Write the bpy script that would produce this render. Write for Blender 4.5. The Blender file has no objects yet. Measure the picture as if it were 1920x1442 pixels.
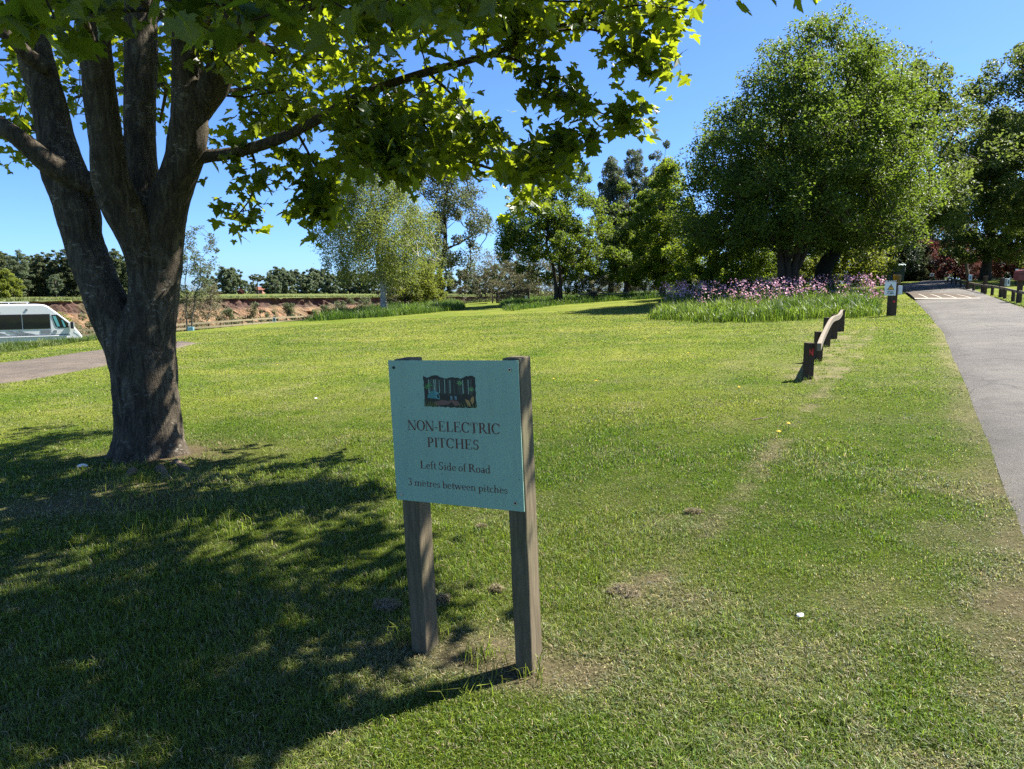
import bpy, math
import numpy as np
from mathutils import Vector, Matrix

R = math.radians
S = bpy.context.scene
COL = S.collection

# ------------------------------------------------------------------ camera, light, exposure
EYE = np.array([0.0, 0.0, 1.6])
FPX, PCX, PCY, PITCH = 1387.0, 960.0, 721.0, R(7.23)      # photo pixels (1920 x 1442)
cam_d = bpy.data.cameras.new('camera'); cam = bpy.data.objects.new('camera', cam_d); COL.objects.link(cam)
cam.location = EYE; cam.rotation_euler = (R(90) - PITCH, 0, 0)
cam_d.sensor_width = 36; cam_d.lens = 36 * FPX / 1920
cam_d.clip_start = 0.05; cam_d.clip_end = 4000
S.camera = cam

SUN_EL = R(51); SUN_AZ = math.atan2(.89, .45)             # azimuth from +Y towards +X
sunv = Vector((math.sin(SUN_AZ) * math.cos(SUN_EL), math.cos(SUN_AZ) * math.cos(SUN_EL), math.sin(SUN_EL)))
W = bpy.data.worlds.new('World'); S.world = W; W.use_nodes = True
nt = W.node_tree; bg = nt.nodes['Background']
sky = nt.nodes.new('ShaderNodeTexSky'); sky.sky_type = 'NISHITA'; sky.sun_disc = False
sky.sun_elevation = SUN_EL; sky.sun_rotation = SUN_AZ
sky.air_density = .62; sky.dust_density = .6; sky.ozone_density = 6
tn = nt.nodes.new('ShaderNodeMix'); tn.data_type = 'RGBA'; tn.blend_type = 'MULTIPLY'; tn.inputs[0].default_value = 1
tn.inputs[7].default_value = (.78, 1.0, 1.27, 1)
nt.links.new(sky.outputs[0], tn.inputs[6]); nt.links.new(tn.outputs[2], bg.inputs[0]); bg.inputs[1].default_value = 0.0605
sl = bpy.data.lights.new('sun', 'SUN'); sun = bpy.data.objects.new('sun', sl); COL.objects.link(sun)
sl.energy = 5.0; sl.angle = R(.53); sl.color = (1, .95, .86)
sun.rotation_euler = sunv.to_track_quat('Z', 'Y').to_euler(); sun.location = (20, 10, 30)
S.view_settings.view_transform = 'Standard'; S.view_settings.look = 'None'
S.view_settings.exposure = 1.8; S.view_settings.gamma = 1
S.render.engine = 'CYCLES'
S.cycles.max_bounces = 7; S.cycles.diffuse_bounces = 3; S.cycles.glossy_bounces = 2
S.cycles.transmission_bounces = 4; S.cycles.transparent_max_bounces = 6
S.cycles.caustics_reflective = False; S.cycles.caustics_refractive = False
S.cycles.use_denoising = False

# ------------------------------------------------------------------ picture <-> place
cP, sP = math.cos(PITCH), math.sin(PITCH)
def ray(px, py):
    x = (px - PCX) / FPX; y = (PCY - py) / FPX
    return np.array([x, cP + y * sP, -sP + y * cP])
def at(px, py, Y):
    d = ray(px, py); return EYE + d * (Y / d[1])

def sstep(a, b, x):
    t = np.clip((x - a) / (b - a), 0, 1); return t * t * (3 - 2 * t)
def vn(x, y, s=0.):
    x = np.asarray(x, float); y = np.asarray(y, float)
    ix = np.floor(x); iy = np.floor(y); fx = x - ix; fy = y - iy
    fx = fx * fx * (3 - 2 * fx); fy = fy * fy * (3 - 2 * fy)
    def h(a, b):
        v = np.sin(a * 127.1 + b * 311.7 + s * 74.7) * 43758.5453
        return v - np.floor(v)
    return (h(ix, iy) * (1 - fx) + h(ix + 1, iy) * fx) * (1 - fy) + (h(ix, iy + 1) * (1 - fx) + h(ix + 1, iy + 1) * fx) * fy
def fbm(x, y, s=0., o=4):
    r = 0; a = .5
    for k in range(o):
        r = r + a * vn(x * 2 ** k + 17 * k, y * 2 ** k - 9 * k, s + k); a *= .5
    return r / (1 - .5 ** o)
def pline(x, y, pts):
    """distance of points to a polyline"""
    best = np.full(np.shape(x), 1e9)
    for (ax, ay), (bx, by) in zip(pts[:-1], pts[1:]):
        dx, dy = bx - ax, by - ay; L = dx * dx + dy * dy + 1e-12
        t = np.clip(((x - ax) * dx + (y - ay) * dy) / L, 0, 1)
        best = np.minimum(best, np.hypot(x - ax - t * dx, y - ay - t * dy))
    return best
def inpoly(x, y, poly):
    ins = np.zeros(np.shape(x), bool); n = len(poly)
    for i in range(n):
        x0, y0 = poly[i]; x1, y1 = poly[(i + 1) % n]
        if y0 == y1: continue
        c = ((y0 > y) != (y1 > y)) & (x < (x1 - x0) * (y - y0) / (y1 - y0) + x0)
        ins ^= c
    return ins

def px2(px, Y): return ((px - PCX) / FPX * Y, Y)
CLIFF = [(-130, 78), px2(0, 86), px2(90, 92), px2(200, 101), px2(300, 110), px2(390, 121), px2(520, 134), px2(700, 150), px2(860, 168), (6, 184), (16, 196)]
PITC = [(x - .2 * 4, y + 4) for x, y in CLIFF]
NEAR = [(14, 120), (4, 92), (-6, 78), (-18, 69), (-25.5, 60.5), (-31.5, 54.5), (-46, 53), (-130, 50)]
PIT = PITC + NEAR
def H(x, y):
    x = np.asarray(x, float); y = np.asarray(y, float)
    r = np.hypot(x, y)
    h = .05 * np.clip(x, -45, 60) + .009 * np.clip(y, -40, 90)
    s = (x + 21) * -.928 + (y - 28) * .377
    h = h - .9 * sstep(0, 8, s) * sstep(20, 30, y)
    t = x / np.maximum(y, 1)
    far = .25 + 2.1 * sstep(.0, .5, t) - .4 * sstep(150, 500, r)
    k = sstep(62, 105, r); h = h * (1 - k) + far * k
    near = np.exp(-(r / 30.) ** 2)
    h = h + near * .05 * (fbm(x * .55, y * .55, 3) - .5)
    d = pline(x, y, PIT + [PIT[0]])
    ins = inpoly(x, y, PIT)
    h = np.where(ins, h - 6.6 * sstep(0, 3.6, d), h)
    return h
def gnd(px, py):
    d = ray(px, py)
    s = np.geomspace(1.2, 400, 3000)
    p = EYE + s[:, None] * d
    below = p[:, 2] < H(p[:, 0], p[:, 1])
    i = int(np.argmax(below)) if below.any() else len(s) - 1
    a, b = s[max(i - 1, 0)], s[i]
    for _ in range(20):
        m = .5 * (a + b); q = EYE + m * d
        if q[2] < H(q[0], q[1]): b = m
        else: a = m
    q = EYE + b * d; return q
def g2(px, py): q = gnd(px, py); return (float(q[0]), float(q[1]))
def zat(x, y): return float(H(np.array([x]), np.array([y]))[0])

# ------------------------------------------------------------------ mesh helpers
def mesh(name, V, Fs, mats, parent=None, smooth=False, midx=None):
    """V (n,3); Fs list of (m,k) index arrays, or ragged lists"""
    me = bpy.data.meshes.new(name)
    V = np.asarray(V, np.float32)
    loops = []; tot = []
    mi = []
    for q, f in enumerate(Fs):
        if isinstance(f, np.ndarray):
            if f.size == 0: continue
            loops.append(f.reshape(-1)); tot.append(np.full(len(f), f.shape[1])); n = len(f)
        else:
            if not f: continue
            loops.append(np.concatenate([np.asarray(g) for g in f])); tot.append(np.array([len(g) for g in f])); n = len(f)
        mi.append(np.full(n, midx[q] if midx else 0))
    loops = np.concatenate(loops).astype(np.int32); tot = np.concatenate(tot).astype(np.int32)
    start = np.concatenate([[0], np.cumsum(tot)[:-1]]).astype(np.int32)
    me.vertices.add(len(V)); me.vertices.foreach_set('co', V.reshape(-1))
    me.loops.add(len(loops)); me.loops.foreach_set('vertex_index', loops)
    me.polygons.add(len(tot)); me.polygons.foreach_set('loop_start', start)
    try: me.polygons.foreach_set('loop_total', tot)
    except Exception: pass
    if not isinstance(mats, (list, tuple)): mats = [mats]
    for m in mats: me.materials.append(m)
    me.polygons.foreach_set('material_index', np.concatenate(mi).astype(np.int32))
    me.polygons.foreach_set('use_smooth', np.full(len(tot), bool(smooth)))
    me.update(calc_edges=True); me.validate()
    o = bpy.data.objects.new(name, me); COL.objects.link(o)
    if parent is not None: o.parent = parent
    return o
def vcol(o, C, name='tint'):
    a = o.data.attributes.new(name, 'FLOAT_COLOR', 'POINT')
    C = np.concatenate([np.asarray(C, np.float32), np.ones((len(C), 1), np.float32)], 1)
    a.data.foreach_set('color', C.reshape(-1))
def tag(o, label=None, cat=None, group=None, kind=None):
    if label: o['label'] = label
    if cat: o['category'] = cat
    if group: o['group'] = group
    if kind: o['kind'] = kind
    return o
def empty(name, loc, label=None, cat=None, group=None, rz=0., kind=None):
    o = bpy.data.objects.new(name, None); COL.objects.link(o); o.empty_display_size = .2
    o.location = loc; o.rotation_euler = (0, 0, rz)
    return tag(o, label, cat, group, kind)

class MB:
    def __init__(s): s.V = []; s.F = []; s.n = 0
    def add(s, V, F):
        V = np.asarray(V, float); s.V.append(V); s.F += [tuple(int(i) + s.n for i in f) for f in F]; s.n += len(V); return s
    def box(s, c, d, M=None, taper=1.):
        x, y, z = np.array(d) / 2.
        V = np.array([[-x, -y, -z], [x, -y, -z], [x, y, -z], [-x, y, -z], [-x * taper, -y * taper, z], [x * taper, -y * taper, z], [x * taper, y * taper, z], [-x * taper, y * taper, z]])
        if M is not None: V = V @ np.array(M.to_3x3()).T
        return s.add(V + np.array(c), [(0, 3, 2, 1), (4, 5, 6, 7), (0, 1, 5, 4), (1, 2, 6, 5), (2, 3, 7, 6), (3, 0, 4, 7)])
    def bar(s, a, b, w, h):
        """box from a to b, width w (sideways) height h (up)"""
        a = np.array(a, float); b = np.array(b, float); d = b - a; d /= np.linalg.norm(d)
        up = np.array([0, 0, 1.]) if abs(d[2]) < .95 else np.array([0, 1., 0])
        r = np.cross(d, up); r /= np.linalg.norm(r); u = np.cross(r, d)
        V = [p + r * i * w / 2 + u * j * h / 2 for p in (a, b) for i, j in ((-1, -1), (1, -1), (1, 1), (-1, 1))]
        return s.add(V, [(0, 1, 2, 3), (7, 6, 5, 4), (0, 4, 5, 1), (1, 5, 6, 2), (2, 6, 7, 3), (3, 7, 4, 0)])
    def prism(s, prof, ax, a, b):
        """closed profile (list of 2-D) extruded along axis ax from a to b; profile plane order (x,z) for ax=1, (y,z) for ax=0, (x,y) for ax=2"""
        n = len(prof); V = []
        for t in (a, b):
            for p, q in prof:
                V.append({0: (t, p, q), 1: (p, t, q), 2: (p, q, t)}[ax])
        F = [tuple(range(n - 1, -1, -1)), tuple(range(n, 2 * n))] + [(i, (i + 1) % n, n + (i + 1) % n, n + i) for i in range(n)]
        return s.add(V, F)
    def tube(s, P, r, n=8, cap=True):
        P = np.asarray(P, float); r = np.broadcast_to(np.asarray(r, float), (len(P),))
        T = np.gradient(P, axis=0); T /= np.linalg.norm(T, axis=1)[:, None] + 1e-9
        u = np.cross(T[0], [0, 0, 1.] if abs(T[0][2]) < .9 else [1., 0, 0]); u /= np.linalg.norm(u)
        V = []; a = np.arange(n) * 2 * np.pi / n
        for i in range(len(P)):
            u = u - T[i] * u.dot(T[i]); u /= np.linalg.norm(u); v = np.cross(T[i], u)
            V += [P[i] + r[i] * (np.cos(t) * u + np.sin(t) * v) for t in a]
        F = [(i * n + j, i * n + (j + 1) % n, (i + 1) * n + (j + 1) % n, (i + 1) * n + j) for i in range(len(P) - 1) for j in range(n)]
        if cap: F += [tuple(range(n - 1, -1, -1)), tuple((len(P) - 1) * n + j for j in range(n))]
        return s.add(V, F)
    def cyl(s, c, r, h, ax=2, n=20, r2=None):
        c = np.array(c, float); d = np.zeros(3); d[ax] = h / 2.
        return s.tube([c - d, c + d], [r, r if r2 is None else r2], n)
    def build(s, name, mat, parent=None, bevel=0., smooth=False, seg=2, ang=40):
        o = mesh(name, np.concatenate(s.V), [s.F], mat, parent, smooth)
        if bevel:
            m = o.modifiers.new('bevel', 'BEVEL'); m.width = bevel; m.segments = seg; m.limit_method = 'ANGLE'; m.angle_limit = R(ang)
        return o
def spl(P, n):
    """Catmull-Rom through rows of P, n samples per span"""
    P = np.asarray(P, float); Q = np.vstack([2 * P[0] - P[1], P, 2 * P[-1] - P[-2]]); out = []
    for i in range(1, len(Q) - 2):
        t = np.linspace(0, 1, n, endpoint=False)[:, None]
        a, b, c, d = Q[i - 1], Q[i], Q[i + 1], Q[i + 2]
        out.append(.5 * (2 * b + (c - a) * t + (2 * a - 5 * b + 4 * c - d) * t ** 2 + (3 * b - 3 * c + d - a) * t ** 3))
    return np.vstack(out + [P[-1:]])

# ------------------------------------------------------------------ materials
def new_mat(name):
    m = bpy.data.materials.new(name); m.use_nodes = True
    t = m.node_tree; return m, t, t.nodes['Principled BSDF']
def noise(t, scale, detail=4, rough=.6, vec=None, dist=0.):
    n = t.nodes.new('ShaderNodeTexNoise'); n.inputs['Scale'].default_value = scale; n.inputs['Detail'].default_value = detail
    n.inputs['Roughness'].default_value = rough; n.inputs['Distortion'].default_value = dist
    if vec is not None: t.links.new(vec, n.inputs['Vector'])
    return n.outputs['Fac']
def ramp(t, fac, stops):
    n = t.nodes.new('ShaderNodeValToRGB'); e = n.color_ramp.elements
    while len(e) < len(stops): e.new(.5)
    for k, (p, c) in enumerate(stops): e[k].position = p; e[k].color = tuple(c) + (1,)
    t.links.new(fac, n.inputs[0]); return n.outputs[0]
def coords(t, scale=(1, 1, 1), rot=(0, 0, 0), which='Object'):
    c = t.nodes.new('ShaderNodeTexCoord'); m = t.nodes.new('ShaderNodeMapping')
    m.inputs['Scale'].default_value = scale; m.inputs['Rotation'].default_value = rot
    t.links.new(c.outputs[which], m.inputs[0]); return m.outputs[0]
def bump(t, b, h, strength=.5, dist=.02):
    n = t.nodes.new('ShaderNodeBump'); n.inputs['Strength'].default_value = strength; n.inputs['Distance'].default_value = dist
    t.links.new(h, n.inputs['Height']); t.links.new(n.outputs[0], b.inputs['Normal'])
def mixc(t, f, a, b, mode='MIX'):
    n = t.nodes.new('ShaderNodeMix'); n.data_type = 'RGBA'; n.blend_type = mode
    for s, v in ((0, f), (6, a), (7, b)):
        if hasattr(v, 'node'): t.links.new(v, n.inputs[s])
        elif s == 0: n.inputs[0].default_value = v
        else: n.inputs[s].default_value = tuple(v) + (1,)
    return n.outputs[2]
def paint(name, c, rough=.5, var=.12, scale=6, metal=0., spec=.5):
    m, t, b = new_mat(name)
    f = noise(t, scale, 5, .65, coords(t))
    lo = tuple(x * (1 - var) for x in c); hi = tuple(min(1, x * (1 + var)) for x in c)
    t.links.new(ramp(t, f, [(.3, lo), (.7, hi)]), b.inputs['Base Color'])
    b.inputs['Roughness'].default_value = rough; b.inputs['Metallic'].default_value = metal
    b.inputs['Specular IOR Level'].default_value = spec
    return m
def wood(name, c, c2, grain=(9, 9, .7), green=None, bumps=.5):
    m, t, b = new_mat(name)
    v = coords(t, grain); f = noise(t, 6, 6, .7, v, .6); g = noise(t, 2.2, 3, .6, coords(t))
    col = ramp(t, f, [(.25, c2), (.6, c), (.8, tuple(min(1, x * 1.25) for x in c))])
    if green: col = mixc(t, ramp(t, g, [(.45, (0, 0, 0)), (.75, (.6, .6, .6))]), col, green)
    t.links.new(col, b.inputs['Base Color']); b.inputs['Roughness'].default_value = .85
    b.inputs['Specular IOR Level'].default_value = .2
    bump(t, b, f, bumps, .006); return m
def leafmat(name, a, b_, trans=(.2, .4, .03), tw=.45, rough=.55, spec=.3):
    """leaf: random tint per leaf between a and b_, part of the light shining through"""
    a, b_, trans = [tuple(v * .76 for v in c) for c in (a, b_, trans)]
    m, t, b = new_mat(name)
    g = t.nodes.new('ShaderNodeNewGeometry')
    col = ramp(t, g.outputs['Random Per Island'], [(0, a), (1, b_)])
    t.links.new(col, b.inputs['Base Color']); b.inputs['Roughness'].default_value = rough
    b.inputs['Specular IOR Level'].default_value = spec
    tr = t.nodes.new('ShaderNodeBsdfTranslucent')
    tc = ramp(t, g.outputs['Random Per Island'], [(0, tuple(x * .75 for x in trans)), (1, tuple(x * 1.15 for x in trans))])
    t.links.new(tc, tr.inputs[0])
    mx = t.nodes.new('ShaderNodeMixShader'); mx.inputs[0].default_value = tw
    t.links.new(b.outputs[0], mx.inputs[1]); t.links.new(tr.outputs[0], mx.inputs[2])
    t.links.new(mx.outputs[0], t.nodes['Material Output'].inputs[0]); return m
def tintmat(name, trans=None, tw=.35, rough=.7, fine=None, spec=.25):
    """colour from the mesh's own 'tint' (grass and soil kinds), plus fine mottling"""
    m, t, b = new_mat(name)
    a = t.nodes.new('ShaderNodeAttribute'); a.attribute_name = 'tint'; col = a.outputs['Color']
    if fine:
        f = noise(t, fine, 6, .75, coords(t)); f2 = noise(t, fine * .13, 4, .7, coords(t))
        col = mixc(t, .9, col, ramp(t, f, [(.3, (.42, .42, .4)), (.7, (1.5, 1.5, 1.45))]), 'MULTIPLY')
        col = mixc(t, .7, col, ramp(t, f2, [(.3, (.7, .75, .65)), (.7, (1.3, 1.25, 1.35))]), 'MULTIPLY')
        bump(t, b, f, .8, .03)
    else:
        g = t.nodes.new('ShaderNodeNewGeometry')
        col = mixc(t, 1., col, ramp(t, g.outputs['Random Per Island'], [(0, (.34, .38, .30)), (.55, (1.0, 1.0, .95)), (.85, (1.5, 1.45, 1.5)), (1, (2.3, 2.1, 2.4))]), 'MULTIPLY')
    t.links.new(col, b.inputs['Base Color']); b.inputs['Roughness'].default_value = rough
    b.inputs['Specular IOR Level'].default_value = spec
    if trans:
        tr = t.nodes.new('ShaderNodeBsdfTranslucent'); t.links.new(mixc(t, 1., col, trans, 'MULTIPLY'), tr.inputs[0])
        mx = t.nodes.new('ShaderNodeMixShader'); mx.inputs[0].default_value = tw
        t.links.new(b.outputs[0], mx.inputs[1]); t.links.new(tr.outputs[0], mx.inputs[2])
        t.links.new(mx.outputs[0], t.nodes['Material Output'].inputs[0])
    return m
def barkmat(name, c, c2, lichen=None, sc=1.):
    m, t, b = new_mat(name)
    f = noise(t, 5 * sc, 8, .7, coords(t, (3.2, 3.2, .55)), .8)
    f2 = noise(t, 26 * sc, 4, .6, coords(t, (1.6, 1.6, .8)))
    col = ramp(t, f, [(.3, c2), (.65, c)])
    if lichen:
        l = noise(t, 15 * sc, 3, .55, coords(t, (.7, .7, 1.5)))
        col = mixc(t, ramp(t, l, [(.6, (0, 0, 0)), (.68, (.75, .75, .75))]), col, lichen)
    t.links.new(col, b.inputs['Base Color']); b.inputs['Roughness'].default_value = .9
    b.inputs['Specular IOR Level'].default_value = .15
    ad = t.nodes.new('ShaderNodeMath'); ad.operation = 'MULTIPLY_ADD'; ad.inputs[1].default_value = .4
    t.links.new(f2, ad.inputs[0]); t.links.new(f, ad.inputs[2])
    bump(t, b, ad.outputs[0], .9, .03); return m
# ------------------------------------------------------------------ ground, paths, road
ROAD_L = [(-.9, -4), (1.8, 2.1)] + [g2(*p) for p in [(1920, 1010), (1905, 970), (1870, 880), (1840, 790), (1810, 720), (1785, 660), (1765, 620), (1733, 582), (1707, 556), (1692, 544), (1688, 537), (1700, 532), (1722, 529.5), (1760, 526)]]
ROAD_R = [(2.6, -6), (5.3, 1.5), (8.6, 8.5)] + [g2(*p) for p in [(1990, 618), (1920, 592), (1880, 578), (1840, 566), (1800, 556), (1768, 547), (1752, 540), (1750, 535), (1764, 531), (1785, 528)]]
PATH_A = [(-30, 17.2)] + [g2(*p) for p in [(0, 683), (100, 669), (195, 655), (280, 646.5), (340, 641)]]
PATH_B = [g2(*p) for p in [(366, 644), (336, 652), (205, 684), (100, 706), (0, 723)]] + [(-30, 9.5)]
def resample(P, n):
    P = np.asarray(P, float); s = np.concatenate([[0], np.cumsum(np.hypot(*np.diff(P, axis=0).T))]); t = np.linspace(0, s[-1], n)
    return np.stack([np.interp(t, s, P[:, k]) for k in (0, 1)], 1)
def smooth_edge(P):
    P = np.asarray(P, float); n = int(np.hypot(*np.diff(P, axis=0).T).sum() / .35); Q = resample(P, n)
    for _ in range(3):
        Q2 = Q.copy(); Q2[3:-3] = sum(Q[3 + k:len(Q) - 3 + k] for k in range(-3, 4)) / 7.; Q = Q2
    return [tuple(p) for p in Q]
ROAD_L, ROAD_R, PATH_A, PATH_B = [smooth_edge(P) for P in (ROAD_L, ROAD_R, PATH_A, PATH_B)]
ROADP = ROAD_L + ROAD_R[::-1]; PATHP = PATH_A + PATH_B
BED = [g2(*p) for p in [(1214, 599), (1262, 603.5), (1330, 606), (1400, 606), (1470, 603), (1560, 598), (1620, 596.5), (1655, 593), (1652, 570), (1600, 556), (1500, 552), (1400, 552), (1300, 556), (1236, 568)]]
VERGE = [g2(*p) for p in [(566, 604), (600, 602), (650, 599), (720, 595), (800, 588), (850, 582.5), (874, 579)]] + [(-4.6, 69), (-8, 66), (-11.6, 62), (-13, 56), (-12.6, 49)]
VERGE2 = [g2(*p) for p in [(944, 583), (965, 583.5), (1000, 579), (1060, 571.5), (1150, 565), (1236, 560)]] + [(15, 66), (7, 74), (1, 70), (-1.2, 64)]
VANBANK = [g2(*p) for p in [(-60, 678), (0, 664), (60, 655), (130, 645), (192, 638)]] + [(-21.5, 41), (-23.5, 37), (-25, 32), (-26, 28)]
TREE0 = (gnd(283, 862)[0], gnd(283, 862)[1] + .3)
TRACK1 = [g2(*p) for p in [(1640, 612), (1595, 680), (1560, 715), (1490, 790), (1410, 900), (1330, 990), (1200, 1110)]]
TRACK2 = [g2(*p) for p in [(1570, 600), (1430, 660), (1330, 715)]]
FENCEL = [g2(1520, 712), g2(1577, 622)]

SL, SR, SB = ROAD_L[:80:5], ROAD_R[:100:6], PATH_B[::8]
def bare(x, y):
    """0..1 how dry or worn the turf is there"""
    n = fbm(x * 1.3, y * 1.3, 11); m = fbm(x * 5, y * 5, 12)
    def blob(px, py, rx, ry, k=1.): 
        c = g2(px, py); return k * np.exp(-(((x - c[0]) / rx) ** 2 + ((y - c[1]) / ry) ** 2))
    d = .22 * sstep(.5, .8, n) + .16 * sstep(.5, .75, m)
    d = d + blob(880, 1225, .38, .20, 1.25) + blob(1090, 1270, .22, .16, .95) + blob(1010, 1260, .22, .12, .8) + blob(1290, 1130, .34, .2, .55)
    d = d + blob(160, 945, .85, .32, 1.) + blob(300, 905, .5, .25, .9) + blob(1240, 990, .3, .3, .35) + blob(1470, 1230, .3, .2, .3) + blob(1650, 1150, .4, .3, .4)
    d = d + .62 * np.exp(-(pline(x, y, TRACK1) / .10) ** 2) * sstep(.25, .65, m) + .22 * np.exp(-(pline(x, y, TRACK2) / .35) ** 2)
    d = d + .8 * np.exp(-(pline(x, y, FENCEL) / .38) ** 2) * sstep(.3, .6, m) * 1.4
    e = pline(x, y, SL); d = d + .7 * np.exp(-(e / .26) ** 2) * sstep(.2, .6, n + .15)
    d = d + .38 * np.exp(-((e - .45) / .3) ** 2) * sstep(7, 2, y) * sstep(.35, .6, m)
    d = d + .4 * np.exp(-(pline(x, y, SB) / .3) ** 2) + .4 * np.exp(-(pline(x, y, SR) / .3) ** 2)
    return np.clip(d, 0, 1.2) * (.65 + .7 * (m - .1))
LUSH = np.array([.093, .146, .012]); YEL = np.array([.212, .230, .036]); STRAW = np.array([.25, .21, .125]); EARTH = np.array([.10, .072, .048])
def turf(x, y, b=None):
    if b is None: b = bare(x, y)
    r = np.hypot(x, y)
    q = fbm(x * .45, y * .45, 5); p = fbm(x * 1.7, y * 1.7, 6)
    st = fbm((x * .93 - y * .36) * .16, (x * .36 + y * .93) * 1.25, 8)       # mower passes across the slope
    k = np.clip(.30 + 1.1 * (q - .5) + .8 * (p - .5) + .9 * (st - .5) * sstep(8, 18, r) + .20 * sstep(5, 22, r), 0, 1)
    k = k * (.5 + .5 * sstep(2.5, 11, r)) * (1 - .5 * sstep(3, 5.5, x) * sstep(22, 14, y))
    c = LUSH + (YEL - LUSH) * k[:, None]
    w = np.clip(b, 0, 1)[:, None]; c = c * (1 - .75 * w) + STRAW * .75 * w
    return c
m_ground = tintmat('turf soil', fine=38., rough=.95, spec=.05)
ang = np.concatenate([np.linspace(-180, -46, 60, endpoint=False), np.linspace(-46, 46, 420, endpoint=False), np.linspace(46, 180, 60, endpoint=False)])
rad = np.concatenate([[.02, .4], np.geomspace(.8, 75, 300), np.linspace(76, 215, 110), np.geomspace(222, 2600, 40)])
A, Rr = np.meshgrid(R(1) * ang, rad); gx = (Rr * np.sin(A)).ravel(); gy = (Rr * np.cos(A)).ravel()
gz = H(gx, gy); gb = bare(gx, gy)
gc = turf(gx, gy, gb)
r_ = np.hypot(gx, gy)[:, None]; fa = sstep(70, 110, r_)
inpit = inpoly(gx, gy, PIT)[:, None]
gc = gc * (.42 + .34 * sstep(4, 16, np.hypot(gx, gy)))[:, None]  # soil darkened most nearby: shade of the gaps between blades, put into the tint
gc = gc * (1 - fa) + np.array([.10, .12, .035]) * fa
gc = np.where(inpit, np.array([.23, .15, .085]), gc)
e = np.exp(-(((gx - TREE0[0]) / .85) ** 2 + ((gy - TREE0[1] + .1) / .75) ** 2))[:, None] + np.clip(gb[:, None] - .75, 0, 1) * .8 * (r_ < 8)
gc = gc * (1 - np.clip(e, 0, 1)) + EARTH * np.clip(e, 0, 1)
na, nr = len(ang), len(rad)
I = np.arange(nr - 1)[:, None] * na; J = np.arange(na)[None]; J2 = (J + 1) % na
GF = np.stack([I + J, I + na + J, I + na + J2, I + J2], -1).reshape(-1, 4)[:, ::-1]
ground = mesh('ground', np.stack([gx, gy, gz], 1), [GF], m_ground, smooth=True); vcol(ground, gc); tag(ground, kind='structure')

def strip(name, Lp, Rp, n, k, off, mat, wob=.03, crown=0.):
    a = resample(Lp, n); b = resample(Rp, n)
    w = np.linspace(0, 1, k)
    P = a[:, None] * (1 - w)[None, :, None] + b[:, None] * w[None, :, None]
    s = np.arange(n) * .37
    P[:, 0, 0] += wob * 2 * (fbm(s, s * 0, 31) - .5); P[:, -1, 0] += wob * 2 * (fbm(s, s * 0, 32) - .5)
    x = P[..., 0].ravel(); y = P[..., 1].ravel(); z = H(x, y) + off * np.tile(sstep(0, .035, .5 - np.abs(w - .5)), n) + np.tile(crown * (1 - (2 * w - 1) ** 2), n)
    i = np.arange(n - 1)[:, None] * k; j = np.arange(k - 1)[None]
    F = np.stack([i + j, i + j + 1, i + k + j + 1, i + k + j], -1).reshape(-1, 4)
    return mesh(name, np.stack([x, y, z], 1), [F], mat, smooth=True)
def asphalt(name, c, warm):
    m, t, b = new_mat(name)
    v = coords(t); f = noise(t, 95, 5, .8, v); g = noise(t, .55, 4, .6, v); h = noise(t, 9, 4, .7, v)
    col = ramp(t, f, [(.28, tuple(x * .45 for x in c)), (.5, c), (.72, tuple(x * 1.55 for x in c))])
    col = mixc(t, .85, col, ramp(t, g, [(.35, (.75, .75, .76)), (.65, (1.15, 1.13, 1.1))]), 'MULTIPLY')
    col = mixc(t, ramp(t, h, [(.62, (0, 0, 0)), (.8, (.35, .35, .35))]), col, warm)
    vo = t.nodes.new('ShaderNodeTexVoronoi'); vo.feature = 'DISTANCE_TO_EDGE'; vo.inputs['Scale'].default_value = .42
    wv = t.nodes.new('ShaderNodeMix'); wv.data_type = 'RGBA'; wv.inputs[0].default_value = .22
    nz = t.nodes.new('ShaderNodeTexNoise'); nz.inputs['Scale'].default_value = 1.6; nz.inputs['Detail'].default_value = 5
    t.links.new(v, nz.inputs['Vector']); t.links.new(v, wv.inputs[6]); t.links.new(nz.outputs['Color'], wv.inputs[7]); t.links.new(wv.outputs[2], vo.inputs['Vector'])
    col = mixc(t, ramp(t, vo.outputs['Distance'], [(0, (.55, .55, .55)), (.006, (0, 0, 0))]), col, tuple(x * .35 for x in c))
    st = noise(t, 2.3, 5, .75, v); col = mixc(t, .8, col, ramp(t, st, [(.38, (.78, .77, .76)), (.5, (1, 1, 1)), (.68, (1.16, 1.14, 1.1))]), 'MULTIPLY')
    t.links.new(col, b.inputs['Base Color']); b.inputs['Roughness'].default_value = .75; b.inputs['Specular IOR Level'].default_value = .12
    bump(t, b, f, .9, .012); return m
m_road = asphalt('worn asphalt', (.108, .101, .091), (.14, .12, .092))
m_path = asphalt('path asphalt', (.118, .098, .076), (.16, .13, .09))
tag(strip('road', ROAD_L, ROAD_R, 420, 26, .03, m_road, .05, .03), kind='structure')
tag(strip('path', PATH_A, PATH_B[::-1], 300, 26, .03, m_path, .06), kind='structure')

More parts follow.
